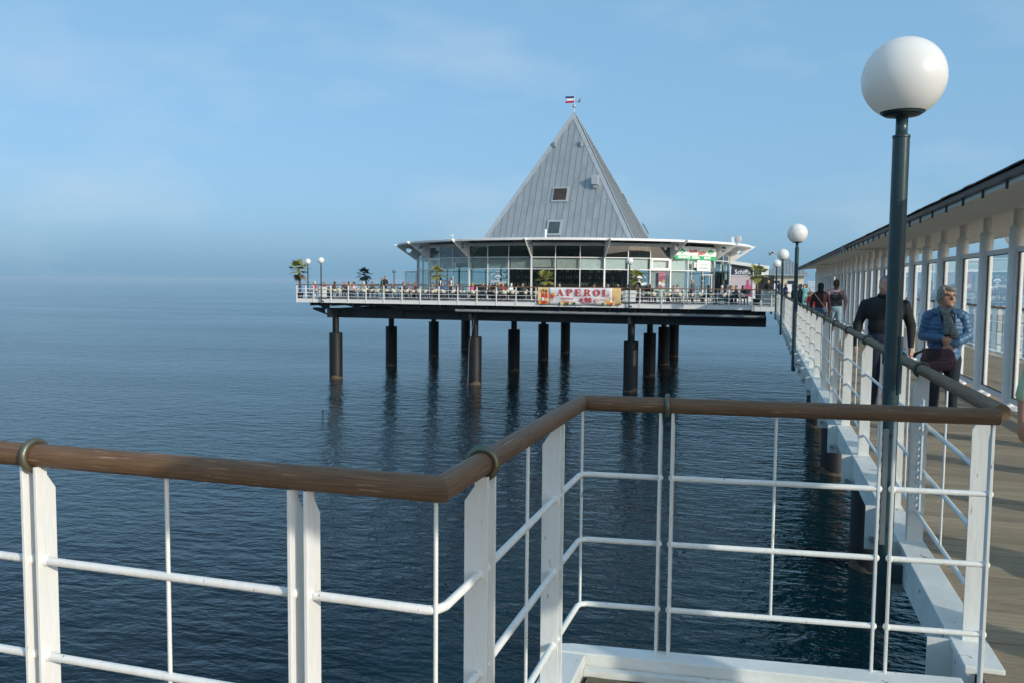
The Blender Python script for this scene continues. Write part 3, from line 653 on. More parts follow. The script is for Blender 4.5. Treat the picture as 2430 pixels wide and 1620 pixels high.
# inside: floor, ceiling, core, bar
MB().lathe([(RD-0.3, 0.0), (RD-0.3, 0.03)], 48).build('floor', M['interior_floor'], pav)
MB().lathe([(RD-0.15, 4.30), (RD-0.15, 4.36), (RD+0.1, 4.37), (RD+0.1, 4.50), (2, 4.52)], 96, smooth=False).build('flat_roof', WF, pav)
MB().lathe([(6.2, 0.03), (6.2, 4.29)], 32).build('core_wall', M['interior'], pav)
cw = MB()
for deg in range(-128, -38, 3):
    t0, t1 = R(deg), R(deg+3)
    q = [(11.0*math.cos(t0), 11.0*math.sin(t0)), (11.0*math.cos(t1), 11.0*math.sin(t1)), (11.6*math.cos(t1), 11.6*math.sin(t1)), (11.6*math.cos(t0), 11.6*math.sin(t0))]
    cw.prism(q, (0, 0, 0.6), (1, 0, 0), (0, 1, 0), 1.1)
cw.build('bar_counter', M['bar_wood'], pav)
shelf = MB()
for deg in range(-120, -50, 2):
    t0 = R(deg); u = Vector((-math.sin(t0), math.cos(t0), 0)); n_ = Vector((math.cos(t0), math.sin(t0), 0))
    rot = Matrix((u, n_, Vector((0, 0, 1)))).transposed()
    for z in (1.2, 1.75, 2.3): shelf.box(n_*9.0+Vector((0, 0, z)), (0.33, 0.3, 0.03), rot)
shelf.build('bar_shelf', M['bar_wood'], pav)
bt = MB(); rb = random.Random(5)
for deg in np.arange(-119, -52, 0.9):
    t0 = R(float(deg)); n_ = Vector((math.cos(t0), math.sin(t0), 0))
    for z in (1.22, 1.77, 2.32):
        if rb.random() < 0.7:
            c = n_*(9.05+rb.uniform(-.08, .1)); h = rb.uniform(0.2, 0.34); bt.tube(c+Vector((0, 0, z)), c+Vector((0, 0, z+h)), 0.04, 0.022, n=6, mi=rb.randrange(4))
bt.build('bottles', [M['print_white'], M['leaf_dark'], M['print_grey'], M['banner_orange']], pav, kind='stuff')
for deg in (-100, -88, -76, -64, -112):
    t0 = R(deg); c = Vector((12.2*math.cos(t0), 12.2*math.sin(t0), 0)); MB().tube(c+Vector((0, 0, 2.9)), c+Vector((0, 0, 4.3)), 0.012, n=5).lathe([(0.05, 2.9), (0.17, 2.72), (0.16, 2.70), (0.03, 2.85)], 12, c).build('pendant_lamp', M['print_grey'], pav)
# canopy ring and its fins
MB().lathe([(15.35, 4.79), (16.72, 4.70), (16.76, 4.72), (16.76, 4.87), (16.7, 4.90), (15.35, 4.92), (15.35, 4.80)], 144, smooth=False).build('canopy', WF, pav)
fin = MB().holed([(RD+0.06, 3.40), (RD+0.16, 3.40), (17.06, 4.80), (17.06, 4.88), (RD+0.06, 4.80)], (15.72, 4.36), 0.25, (0, 0, 0), (1, 0, 0), (0, 0, 1), 0.06, n=32).mesh('fin')
for k in range(16): obj('fin', fin, WF, pav, rot=(0, 0, k*R(22.5)))
aw = MB(); 
a = Vector((15.62, 0, 0)); b = Vector((15.62*math.cos(R(22.5)), 15.62*math.sin(R(22.5)), 0)); u = (b-a).normalized(); Ln = (b-a).length
aw.prism([(0.25, 4.46), (Ln-0.25, 4.46), (Ln-0.25, 4.60), (0.25, 4.60)], a, u, (0, 0, 1), 0.16)
for q in (1.2, 3.0, 4.8): aw.prism([(q-0.03, 4.60), (q+0.03, 4.60), (q+0.03, 4.80), (q-0.03, 4.80)], a, u, (0, 0, 1), 0.05)
aw_me = aw.mesh('awning_cassette')
for k in range(9, 14): obj('awning_cassette', aw_me, M['awning'], pav, rot=(0, 0, k*R(22.5)))
# small things on the canopy
def polar(deg, r_, z): return Vector((PC.x+r_*math.cos(R(deg)), PC.y+r_*math.sin(R(deg)), PC.z+z))
p = polar(-112.5, 16.9, 4.9); MB().tube(p, p+Vector((0, 0, 0.22)), 0.03, n=8).box(p+Vector((-0.10, 0, 0.27)), (0.26, 0.14, 0.10)).part('floodlight', WF, pav)
p = polar(-26, 16.6, 4.9); MB().tube(p, p+Vector((0, 0, 0.55)), 0.02, n=6).part('antenna', M['grey_box'], pav)
p2 = polar(-23, 16.6, 4.9); MB().bx(p2.x-0.1, p2.x+0.1, p2.y-0.1, p2.y+0.1, p2.z, p2.z+0.5).part('roof_box', WF, pav)
p3 = polar(-19, 16.6, 5.25); MB().sphere(p3, 0.3, 16, 6, sc3=(1, 0.3, 1)).tube(p3, p3-Vector((0, 0, 0.4)), 0.03, n=6).part('dish', M['print_grey'], pav)
for deg, m_ in ((-41, 'black'), (-29, 'print_yellow'), (-150, 'print_yellow'), (-145, 'black')):
    p = polar(deg, 15.9, 4.62); MB().sphere(p, 0.09, 12, 8).tube(p, p+Vector((0, 0, 0.15)), 0.02, n=6).part('spotlight', M[m_], pav)

# pyramid roof: base square half-side SB at ZB, apex ZA
SB, ZB, ZA = 7.30, 4.70, 18.0
SLn = math.hypot(SB, ZA-ZB)
def clip(poly, nx_, ny_, d):      # keep nx*x+ny*y<=d
    o = []
    for i in range(len(poly)):
        p, q = poly[i], poly[(i+1) % len(poly)]; a = nx_*p[0]+ny_*p[1]-d; b = nx_*q[0]+ny_*q[1]-d
        if a <= 0: o.append(p)
        if a*b < 0: t = a/(a-b); o.append((p[0]+(q[0]-p[0])*t, p[1]+(q[1]-p[1])*t))
    return o
faces = {'front': ((0, -1), (1, 0)), 'right': ((1, 0), (0, 1)), 'back': ((0, 1), (-1, 0)), 'left': ((-1, 0), (0, -1))}
def face_frame(nm):
    (nx_, ny_), (ux, uy) = faces[nm]
    o = Vector((PC.x+nx_*SB, PC.y+ny_*SB, ZB)); u = Vector((ux, uy, 0)); v = (Vector((PC.x, PC.y, ZA))-o).normalized()
    return o, u, v, u.cross(v).normalized()
MB().add([(PC.x+sx*(SB-0.05), PC.y+sy*(SB-0.05), ZB) for sx, sy in ((-1, -1), (1, -1), (1, 1), (-1, 1))]+[(PC.x, PC.y, ZA-0.08)], [(0, 1, 4), (1, 2, 4), (2, 3, 4), (3, 0, 4), (3, 2, 1, 0)]).part('roof_deck', M['seam'], pav)
W = 0.56; hip = SB/SLn
rg = random.Random(11)
for nm in faces:
    o, u, v, w = face_frame(nm)
    if nm in ('back', 'left'):
        MB().prism([(-SB, 0), (SB, 0), (0, SLn)], o+w*0.03, u, v, 0.02).part('roof_slope', M['zinc'], pav); continue
    i = 0; s = -SB-0.2
    while s < SB:
        lean = 0.0
        cuts = [0]+[t for t in np.arange(1.5+(1.55 if i % 2 else 0), SLn, 3.1)]+[SLn]
        for ta, tb in zip(cuts[:-1], cuts[1:]):
            poly = [(s, ta+0.004), (s+W-0.006, ta+0.004), (s+W-0.006, tb-0.004), (s, tb-0.004)]
            poly = clip(poly, 1, hip, SB-0.30); poly = clip(poly, -1, hip, SB-0.30)
            if len(poly) < 3: continue
            c = (sum(p[0] for p in poly)/len(poly), sum(p[1] for p in poly)/len(poly))
            if max(p[0] for p in poly)-min(p[0] for p in poly) < 0.03: continue
            # a slightly buckled sheet
            uu = (u+w*rg.uniform(-0.012, 0.012)).normalized(); vv = (v+w*rg.uniform(-0.004, 0.004)).normalized()
            MB().prism([(p[0]-c[0], p[1]-c[1]) for p in poly], o+u*c[0]+v*c[1]+w*(0.05+rg.uniform(0, .006)), uu, vv, 0.02).part('roof_panel', M['zinc'], pav)
        q = clip(clip([(s-0.009, 0.0), (s+0.009, 0.0), (s+0.009, SLn), (s-0.009, SLn)], 1, hip, SB-0.3), -1, hip, SB-0.3)
        if len(q) >= 3 and s > -SB: MB().prism(q, o+w*0.075, u, v, 0.05).part('roof_seam', M['seam'], pav)
        s += W; i += 1
    for sg in (-1, 1):
        q = [(sg*SB, 0), (sg*(SB-0.42), 0), (0, SLn-0.42/hip), (0, SLn)]
        MB().prism(q if sg < 0 else q[::-1], o+w*0.085, u, v, 0.03).part('hip_cap', M['zinc_light'], pav)
# things fixed to the front slope, found where their pixels meet the slope
def on_face(nm, x, y):
    o, u, v, w = face_frame(nm); d = Vector(ray(x, y)); c0 = Vector((0, 0, EYE)); t = (o-c0).dot(w)/d.dot(w); p = c0+d*t-o
    return p.dot(u), p.dot(v)
o, u, v, w = face_frame('front'); rotF = Matrix((u, v, w)).transposed()
def on(sv, tv, h): return o+u*sv+v*tv+w*h
s0, t0 = on_face('front', 1330, 464)
fr_ = MB().box(on(s0, t0, 0.12), (1.5, 1.6, 0.12), rotF); fr_.part('louvre_frame', M['zinc_light'], pav)
MB().box(on(s0, t0, 0.19), (1.2, 1.25, 0.03), rotF).part('louvre_back', M['black'], pav)
for q in range(10): MB().box(on(s0, t0-0.55+0.122*q, 0.23), (1.2, 0.035, 0.10), rotF @ Matrix.Rotation(R(35), 3, 'X')).part('louvre_slat', M['louvre'], pav)
s0, t0 = on_face('front', 1316, 543)
MB().box(on(s0, t0, 0.12), (1.35, 1.6, 0.14), rotF).part('skylight_frame', M['zinc_light'], pav)
MB().box(on(s0, t0-0.02, 0.195), (1.0, 1.2, 0.04), rotF).part('skylight_glass', M['interior'], pav); MB().box(on(s0, t0-0.02, 0.225), (1.02, 1.22, 0.012), rotF).part('skylight_pane', M['glass'], pav)
s0, t0 = on_face('front', 1414, 437)
p = on(s0, t0, 0); MB().bx(p.x-0.27, p.x+0.27, p.y-0.75, p.y+0.8, p.z-0.1, p.z+0.75).part('chimney_box', M['zinc_light'], pav); MB().bx(p.x-0.14, p.x+0.14, p.y-0.6, p.y+0.3, p.z-0.4, p.z-0.1).part('chimney_throat', M['zinc'], pav)
for px_, py_ in ((1318.5, 347), (1381, 346)):
    s0, t0 = on_face('front', px_, py_); p = on(s0, t0, 0); MB().bx(p.x-0.06, p.x+0.06, p.y-0.35, p.y+0.2, p.z-0.1, p.z+0.45).part('vent_pipe', M['zinc_light'], pav)
for px_, py_ in ((1217, 478), (1293, 477), (1358, 476), (1441, 473), (1297, 368), (1391, 367), (1354, 303), (1156, 556), (1481, 555)):
    s0, t0 = on_face('front', px_, py_); MB().path([on(s0-0.1, t0-0.1, 0.08), on(s0, t0-0.12, 0.18), on(s0+0.1, t0, 0.16), on(s0+0.12, t0+0.12, 0.08)], 0.022, 5).part('roof_hook', M['zinc_light'], pav)
o2, u2, v2, w2 = face_frame('right'); rotR = Matrix((u2, v2, w2)).transposed()
for px_, py_, hh in ((1480, 472, 1.3), (1530, 545, 1.5)):
    s0, t0 = on_face('right', px_, py_); c = o2+u2*s0+v2*t0
    MB().box(c+w2*0.09, (1.3, hh, 0.07), rotR).part('skylight_frame', M['zinc_light'], pav); MB().box(c+w2*0.13, (1.0, hh-0.3, 0.03), rotR).part('skylight_glass', M['interior'], pav)
# antenna by the skylight
p = atY(1294.5, 556, PC.y-8.5); MB().tube((p.x, p.y, 4.9), (p.x, p.y, p.z+0.4), 0.09, n=8).part('antenna', M['print_white'], pav)
# weather vane
van = thing('weather_vane', 'blue, white and red weather vane flag on the pyramid tip', 'weather vane', (PC.x, PC.y, ZA))
MB().lathe([(0.16, -0.35), (0.05, 0.0), (0.035, 0.35)], 10).build('spike', M['zinc_light'], van)
MB().sphere((0, 0, 0.55), 0.17, 16, 10).build('ball', M['zinc_light'], van)
MB().tube((0, 0, 0.3), (0, 0, 1.55), 0.03, n=8).build('pole', M['zinc_light'], van)
MB().tube((0, 0, 0.95), (0.5, 0, 0.97), 0.022, n=6).build('arm', M['grey_box'], van)
for k, m_ in enumerate(('vane_red', 'print_white', 'vane_blue')):
    z0 = 0.86+0.21*k; nk = [0.0, 0.10, 0.0]
    q = [(-0.03, z0), (-0.03, z0+0.21), (-0.92+(0.0 if k == 2 else 0.16 if k == 1 else 0.12), z0+0.21), (-0.92+(0.12 if k == 2 else 0.16 if k == 1 else 0), z0)]
    if k == 1: q = [(-0.03, z0), (-0.03, z0+0.21), (-0.80, z0+0.21), (-0.70, z0+0.105), (-0.80, z0)]
    MB().prism(q, (0, 0, 0), (1, 0, 0), (0, 0, 1), 0.03).build('flag_stripe', M[m_], van)
MB().prism([(0.30, 0.93), (0.55, 1.02), (0.70, 1.28), (0.52, 1.16), (0.40, 1.06)], (0, 0, 0), (1, 0, 0), (0, 0, 1), 0.03).prism([(0.40, 0.84), (0.58, 0.86), (0.56, 0.99), (0.45, 1.0)], (0, 0.001, 0), (1, 0, 0), (0, 0, 1), 0.025).build('bird_figure', M['louvre'], van)

# ------------------------------------------------------------------ signs and prints on the pavilion
def wall_frame(deg, r_):
    n_ = Vector((math.cos(R(deg)), math.sin(R(deg)), 0)); u = Vector((-n_.y, n_.x, 0)); return Vector((PC.x, PC.y, 0))+n_*r_, u, n_
def put_text(body, size, c, u, n_, m, parent, shear=0, bold=0, name='lettering', off=None, spacing=1.0, tilt=0.0):
    me = textmesh(body, size, 0.006, shear, bold, spacing); w_ = Vector((0, 0, 1))
    mtx = Matrix((u, w_, n_)).transposed() @ Matrix.Rotation(tilt, 3, 'Z')
    p = parent; loc = Vector((0, 0, 0))
    while p: loc += Vector(p.location); p = p.parent
    return obj(name, me, m, parent, Vector(c)-loc, mtx.to_euler())
c, u, n_ = wall_frame(-33.75, RD*math.cos(R(11.25))+0.28)
sg = thing('restaurant_sign', 'white and green restaurant sign board under the right end of the canopy', 'sign', (c.x, c.y, 3.68))
hw = 2.72
MB().prism([(-hw, 3.98), (hw, 3.98), (hw, 4.62), (-hw, 4.62)], c, u, (0, 0, 1), 0.06).part('board', M['sign_white'], sg)
MB().prism([(-hw, 3.66), (hw, 3.66), (hw, 3.979), (-hw, 3.979)], c, u, (0, 0, 1), 0.06).part('green_strip', M['sign_green'], sg)
k = c+n_*0.035
put_text('RISTORANTE', 0.26, k+Vector((0, 0, 3.83))-u*1.55, u, n_, M['print_white'], sg, bold=0.016)
put_text('PIZZERIA', 0.24, k+Vector((0, 0, 3.83))-u*0.03, u, n_, M['print_white'], sg, bold=0.016)
put_text('EISCAFÉ', 0.24, k+Vector((0, 0, 3.83))+u*1.50, u, n_, M['print_white'], sg, bold=0.016)
put_text('Ponte', 0.44, k+Vector((0, 0, 4.36))-u*0.42, u, n_, M['sign_red'], sg, shear=0.35, bold=0.014, tilt=R(8))
put_text('Rialto', 0.44, k+Vector((0, 0, 4.22))+u*0.72, u, n_, M['sign_red'], sg, shear=0.35, bold=0.014, tilt=R(10))
for q in (-1.85, 1.95):
    for z in (4.28, 4.40): MB().prism([(q-0.42, z-0.03), (q, z+0.18), (q+0.42, z-0.03), (q+0.30, z-0.08), (q, z+0.06), (q-0.30, z-0.08)], k, u, (0, 0, 1), 0.01).part('bridge_emblem', M['sign_green'], sg)
    MB().prism([(q-0.07, 4.10), (q+0.07, 4.10), (q+0.1, 4.26), (q-0.1, 4.26)], k, u, (0, 0, 1), 0.01).part('bridge_emblem', M['sign_green'], sg)
# white panel above the door
c, u, n_ = wall_frame(-26.25-3.75, RD+0.12)
sp = thing('entrance_panel', 'white printed panel above the restaurant door', 'sign', (c.x, c.y, 2.8))
MB().prism([(-1.0, 2.72), (0.95, 2.72), (0.95, 3.62), (-1.0, 3.62)], c, u, (0, 0, 1), 0.05).part('board', M['sign_white'], sp)
put_text('Ponte Rialto', 0.20, c+n_*0.03+Vector((0, 0, 3.28)), u, n_, M['print_grey'], sp, shear=0.3); put_text('Herzlich Willkommen', 0.15, c+n_*0.03+Vector((0, 0, 2.98)), u, n_, M['print_teal'], sp)
c2_ = c-u*1.35; MB().prism([(-0.18, 3.0), (0.18, 3.0), (0.18, 3.42), (-0.18, 3.42)], c2_, u, (0, 0, 1), 0.16).torus(c2_+n_*0.09+Vector((0, 0, 3.21)), 0.11, 0.025, n_, 18, 6, mi=1).part('wall_lamp', [M['sign_white'], M['print_grey']], sp)
# entrance: open glass doors
c, u, n_ = wall_frame(-26.25, RD*math.cos(R(3.75)))
dr = thing('entrance_door', 'open glass double door of the restaurant under the white panel', 'door', (c.x, c.y, DZ))
for sgn in (-1, 1):
    h = c+u*sgn*0.93; uu = (u*(-sgn)*0.35+n_*0.94).normalized() if sgn < 0 else (-u)
    for q in ([(0, 0.0), (0.09, 0.0), (0.09, 2.25), (0, 2.25)], [(0.72, 0.0), (0.81, 0.0), (0.81, 2.25), (0.72, 2.25)], [(0.09, 0.0), (0.72, 0.0), (0.72, 0.16), (0.09, 0.16)], [(0.09, 2.13), (0.72, 2.13), (0.72, 2.25), (0.09, 2.25)]):
        MB().prism([(a_, b_+DZ) for a_, b_ in q], h, uu, (0, 0, 1), 0.05).part('door_frame', WF, dr)
    MB().prism([(0.09, DZ+0.16), (0.72, DZ+0.16), (0.72, DZ+2.13), (0.09, DZ+2.13)], h, uu, (0, 0, 1), 0.015).part('pane', M['glass'], dr)
c, u, n_ = wall_frame(-148, RD+0.05)
dr = thing('side_door', 'open glass door standing out at the left end of the pavilion', 'door', (c.x, c.y, DZ))
uu = Vector((-0.97, -0.25, 0)); h = c+Vector((-0.2, 0, 0))
for q in ([(0, 0.0), (0.12, 0.0), (0.12, 2.35), (0, 2.35)], [(1.0, 0.0), (1.12, 0.0), (1.12, 2.35), (1.0, 2.35)], [(0.12, 0.0), (1.0, 0.0), (1.0, 0.16), (0.12, 0.16)], [(0.12, 2.22), (1.0, 2.22), (1.0, 2.35), (0.12, 2.35)]):
    MB().prism([(a_, b_+DZ) for a_, b_ in q], h, uu, (0, 0, 1), 0.06).part('door_frame', WF, dr)
MB().prism([(0.12, DZ+0.16), (1.0, DZ+0.16), (1.0, DZ+2.22), (0.12, DZ+2.22)], h, uu, (0, 0, 1), 0.02).part('pane', M['glass'], dr)
# logos stuck on the panes
def window_logo(deg, scale, dim, label):
    c, u, n_ = wall_frame(deg, RD*math.cos(R(3.75))+0.03); m1 = M['print_grey'] if dim else M['print_white']; m2 = M['print_grey'] if dim else M['print_white']
    t = thing('window_logo', label, 'logo', (c.x, c.y, 1.9))
    z = 2.12
    for k in range(13):
        a = R(28+124*k/12)
        if k in (4, 8): continue
        p = c+u*(-0.70*scale*math.cos(a))+Vector((0, 0, z-0.28+0.66*scale*math.sin(a)))
        MB().box(p, (0.075*scale, 0.008, 0.06*scale), Matrix((u, n_, Vector((0, 0, 1)))).transposed() @ Matrix.Rotation(R(90)-a if False else (a-R(90)), 3, 'Y')).part('lettering', m1, t)
    MB().prism([(-0.32*scale, z-0.10), (-0.2*scale, z+0.08), (0, z+0.14), (0.2*scale, z+0.08), (0.32*scale, z-0.10), (0.16*scale, z-0.08), (0, z+0.0), (-0.16*scale, z-0.08)], c, u, (0, 0, 1), 0.01).part('bridge_emblem', m1, t)
    MB().prism([(-0.10*scale, z-0.22), (0.10*scale, z-0.22), (0.13*scale, z-0.12), (-0.13*scale, z-0.12)], c, u, (0, 0, 1), 0.01).part('bridge_emblem', m1, t)
    put_text('Ponte', 0.34*scale, c+u*(-0.30*scale)+Vector((0, 0, z-0.40)), u, n_, m1, t, shear=0.35, bold=0.008, tilt=R(9)); put_text('Rialto', 0.34*scale, c+u*(0.34*scale)+Vector((0, 0, z-0.50)), u, n_, m2, t, shear=0.35, bold=0.008, tilt=R(9))
window_logo(-101.2, 1.0, False, 'white restaurant logo on the dark window left of the banner')
window_logo(-123.7, 1.0, True, 'faint restaurant logo on the window behind the two waiters')
window_logo(-56.2, 0.9, False, 'restaurant logo on the window behind the palm by the middle lamp')
c, u, n_ = wall_frame(-48.75, RD*math.cos(R(3.75))-0.05)
ps = thing('ice_poster', 'pink ice cream poster inside a right-hand window of the pavilion', 'poster', (c.x, c.y, 1.5))
MB().prism([(-0.15, 1.32), (0.62, 1.32), (0.62, 2.60), (-0.15, 2.60)], c, u, (0, 0, 1), 0.01).part('sheet', M['print_pink'], ps)
for a_, b_, r_, m_ in ((0.05, 1.68, 0.16, 'print_white'), (0.35, 1.58, 0.18, 'print_white'), (0.38, 1.86, 0.13, 'print_yellow')): MB().tube(c+u*a_+Vector((0, 0, b_)), c+u*a_+n_*0.012+Vector((0, 0, b_)), r_, n=14).part('scoop', M[m_], ps)
put_text('Eisbecher', 0.15, c+u*0.23+n_*0.008+Vector((0, 0, 2.36)), u, n_, M['print_white'], ps)
c, u, n_ = wall_frame(-31.0, RD+0.04)
ps = thing('door_poster', 'dark blue star poster beside the restaurant door', 'poster', (c.x, c.y, 1.5))
MB().prism([(0.05, 1.25), (0.55, 1.25), (0.55, 1.85), (0.05, 1.85)], c, u, (0, 0, 1), 0.02).part('sheet', M['print_blue'], ps)
for k in range(12): MB().box(c+u*(0.3+0.17*math.cos(R(30*k)))+n_*0.014+Vector((0, 0, 1.55+0.17*math.sin(R(30*k)))), (0.03, 0.03, 0.03)).part('star', M['print_yellow'], ps)
MB().prism([(0.05, 1.95), (0.55, 1.95), (0.55, 2.3), (0.05, 2.3)], c, u, (0, 0, 1), 0.02).part('notice', M['print_black'], ps)
c, u, n_ = wall_frame(-21, RD+0.9)
ps = thing('menu_stand', 'white menu stand with red lettering right of the restaurant door', 'sign', (c.x, c.y, DZ))
MB().prism([(-0.42, 0.5), (0.42, 0.5), (0.42, 2.05), (-0.42, 2.05)], c, u, (0, 0, 1), 0.05).part('board', M['sign_white'], ps); MB().prism([(-0.5, DZ), (0.5, DZ), (0.5, 0.48), (-0.5, 0.48)], c, u, (0, 0, 1), 0.3).part('base', M['sign_green'], ps)
put_text('Ponte Rialto', 0.13, c+n_*0.03+Vector((0, 0, 1.82)), u, n_, M['sign_red'], ps, shear=0.3)
for a_ in (-0.2, 0.2): MB().prism([(a_-0.13, 0.75), (a_+0.13, 0.75), (a_+0.13, 1.5), (a_-0.13, 1.5)], c+n_*0.03, u, (0, 0, 1), 0.008).part('menu_sheet', M['print_grey'], ps)

# ------------------------------------------------------------------ drinks banner on the terrace railing
BX0, BX1 = atY(1277, 700, FY).x, atY(1474, 700, FY).x; BZ0, BZ1 = DZ-0.10, DZ+1.06; BW = BX1-BX0; BH = BZ1-BZ0
YBN = FY-0.10
ban = thing('drinks_banner', 'long white and orange banner with red lettering hung on the terrace railing', 'banner', ((BX0+BX1)/2, YBN, BZ0))
def sheet(x0, x1, m, y, name):
    nx_, nz_ = 30, 6; vs = []
    for j in range(nz_+1):
        for i in range(nx_+1):
            x = x0+(x1-x0)*i/nx_; z = BZ0+BH*j/nz_-0.03*math.sin(math.pi*min(1, (x-BX0)/BW))*(1-j/nz_)
            vs.append((x, y+(0.028*math.sin(x*3.1+j)+0.018*math.sin(x*7.3-1.7*j))*(0.35 if j == nz_ else 1), z))
    fs = [(j*(nx_+1)+i, j*(nx_+1)+i+1, (j+1)*(nx_+1)+i+1, (j+1)*(nx_+1)+i) for j in range(nz_) for i in range(nx_)]
    o = MB().add(vs, fs, 0, True).part(name, m, ban); s_ = o.modifiers.new('solid', 'SOLIDIFY'); s_.thickness = 0.006; return o
sheet(BX0+0.80, BX1-0.62, M['banner'], YBN, 'cloth'); sheet(BX0, BX0+0.80, M['banner_orange'], YBN, 'orange_end'); sheet(BX1-0.62, BX1, M['banner_orange'], YBN, 'orange_end')
U, Nn = Vector((1, 0, 0)), Vector((0, -1, 0)); YF = YBN-0.052
def serif(chh):      # slab-serif capitals on a 10-unit grid: list of polygons
    def rg(cx_, cy_, ro, ri, a0, a1, n=14):
        P = []
        for i in range(n):
            t0, t1 = R(a0+(a1-a0)*i/n), R(a0+(a1-a0)*(i+1)/n)
            P.append([(cx_+ro[0]*math.cos(t0), cy_+ro[1]*math.sin(t0)), (cx_+ro[0]*math.cos(t1), cy_+ro[1]*math.sin(t1)), (cx_+ri[0]*math.cos(t1), cy_+ri[1]*math.sin(t1)), (cx_+ri[0]*math.cos(t0), cy_+ri[1]*math.sin(t0))])
        return P
    def q(a, b, c_, d): return [(a, b), (c_, b), (c_, d), (a, d)]
    if chh == 'A': return [[(1.1, .6), (2.0, .6), (5.2, 9.2), (4.7, 10)], [(4.7, 10), (5.2, 10), (9.6, .6), (7.2, .6), (4.3, 8.6)], q(2.9, 3.2, 7.6, 4.0), q(0, 0, 3.5, .7), q(5.9, 0, 10.8, .7)], 10.8
    if chh == 'P': return [q(1.2, .6, 3.5, 9.4), q(0, 0, 5, .7), q(0, 9.3, 5, 10), q(3.5, 4.3, 5, 5), *rg(5, 7.15, (4, 2.85), (1.7, 2.15), -90, 90)], 9.4
    if chh == 'E': return [q(1.2, .6, 3.5, 9.4), q(0, 0, 9, .7), q(0, 9.3, 8.6, 10), q(3.5, 4.8, 6.2, 5.5), q(6.2, 3.6, 6.8, 6.7), [(7.6, 7.2), (8.6, 7.2), (8.6, 9.3), (8.2, 9.3)], [(8, 2.8), (9.2, 2.8), (9, .7), (8.4, .7)]], 9.6
    if chh == 'R': return [q(1.2, .6, 3.5, 9.4), q(0, 0, 4.8, .7), q(0, 9.3, 5, 10), q(3.5, 4.6, 5, 5.3), *rg(5, 7.3, (3.8, 2.7), (1.5, 2.0), -90, 90), [(4.6, 4.8), (6.6, 4.9), (9.4, .6), (7.0, .6)], q(6.6, 0, 10.4, .7)], 10.4
    if chh == 'O': return rg(5, 5, (5, 5.1), (2.4, 4.3), 0, 360, 28), 10
    if chh == 'L': return [q(1.2, .6, 3.5, 9.4), q(0, 0, 8.8, .7), q(0, 9.3, 4.9, 10), [(7.8, 3.2), (9.0, 3.2), (8.8, .7), (8.2, .7)]], 9.0
xc = BX0+BW*0.235; sz = 0.046
for chh in 'APEROL':
    polys, adv = serif(chh); mbl = MB()
    for P in polys:
        mbl.prism([(a_*sz*1.08, b_*sz) for a_, b_ in P], (xc, YF, BZ0+BH*0.52), U, (0, 0, 1), 0.008)
    mbl.part('letter', M['banner_red'], ban); xc += (adv*1.08+3.35)*sz
put_text('4,90', 0.50, (BX0+BW*0.585, YF, BZ0+BH*0.25), U, Nn, M['banner_red'], ban, bold=0.012); put_text('€', 0.34, (BX0+BW*0.70, YF, BZ0+BH*0.20), U, Nn, M['banner_red'], ban)
put_text('Aperitivo', 0.22, (BX0+BW*0.36, YF, BZ0+BH*0.36), U, Nn, M['banner_red'], ban, shear=0.45, spacing=1.1); put_text('Italiano', 0.24, (BX0+BW*0.36, YF, BZ0+BH*0.14), U, Nn, M['banner_red'], ban, shear=0.45, spacing=1.1)
for k, chh in enumerate('SPRITZ'): put_text(chh, 0.24, (BX0+BW*(0.735+0.038*k), YF, BZ0+BH*(0.27+0.022*k)), U, Nn, M['drink_orange'], ban)
for k in range(2):
    x = BX0+BW*(0.068+0.040*k); z = BZ0+BH*(0.10-0.03*k)
    MB().lathe([(0.10, 0), (0.10, 0.52), (0.035, 0.72), (0.035, 0.95), (0.0, 0.96)], 12, (0, 0, 0)).build('bottle_print', M['drink_red'], ban, (x-ban.location.x, YF-ban.location.y, z-ban.location.z)).scale = (1, 0.06, 0.95)
    MB().prism([(-0.10, 0.12), (0.10, 0.12), (0.10, 0.34), (-0.10, 0.34)], (x, YF-0.02, z), U, (0, 0, 1), 0.004).part('bottle_label', M['banner_orange'] if k else M['print_white'], ban)
    MB().prism([(-0.045, 0.80), (0.045, 0.80), (0.045, 0.93), (-0.045, 0.93)], (x, YF-0.02, z), U, (0, 0, 1), 0.004).part('bottle_cap', M['print_black'], ban)
def disc(x, z, r_, m_, nm='fruit', sx=1.0):
    MB().prism([(r_*sx*math.cos(R(24*i)), r_*math.sin(R(24*i))) for i in range(15)], (x, YF-0.006-random.random()*0.008, z), U, (0, 0, 1), 0.005).part(nm, M[m_], ban)
gx, gz = BX0+BW*0.183, BZ0+BH*0.46
MB().prism([(-0.02, -0.34), (0.02, -0.34), (0.02, -0.14), (0.13, -0.03), (0.15, 0.14), (-0.15, 0.14), (-0.13, -0.03), (-0.02, -0.14)], (gx, YF, gz), U, (0, 0, 1), 0.006).part('glass_print', M['drink_red'], ban); disc(gx+0.06, gz+0.17, 0.10, 'drink_orange')
for f_, z_, r_, m_ in ((0.03, .08, .12, 'drink_orange'), (0.08, .05, .10, 'drink_red'), (0.30, .06, .13, 'banner_orange'), (0.33, .16, .09, 'drink_orange'), (0.37, .04, .08, 'leaf_dark'), (0.40, .08, .12, 'banner_orange'), (0.45, .06, .09, 'leaf_dark'),
                       (0.79, .05, .08, 'leaf_dark'), (0.82, .10, .12, 'banner_orange'), (0.86, .14, .13, 'drink_orange'), (0.89, .07, .09, 'drink_red'), (0.85, .24, .11, 'banner_orange'), (0.92, .04, .08, 'banner_orange')):
    disc(BX0+BW*f_, BZ0+BH*z_, r_, m_)

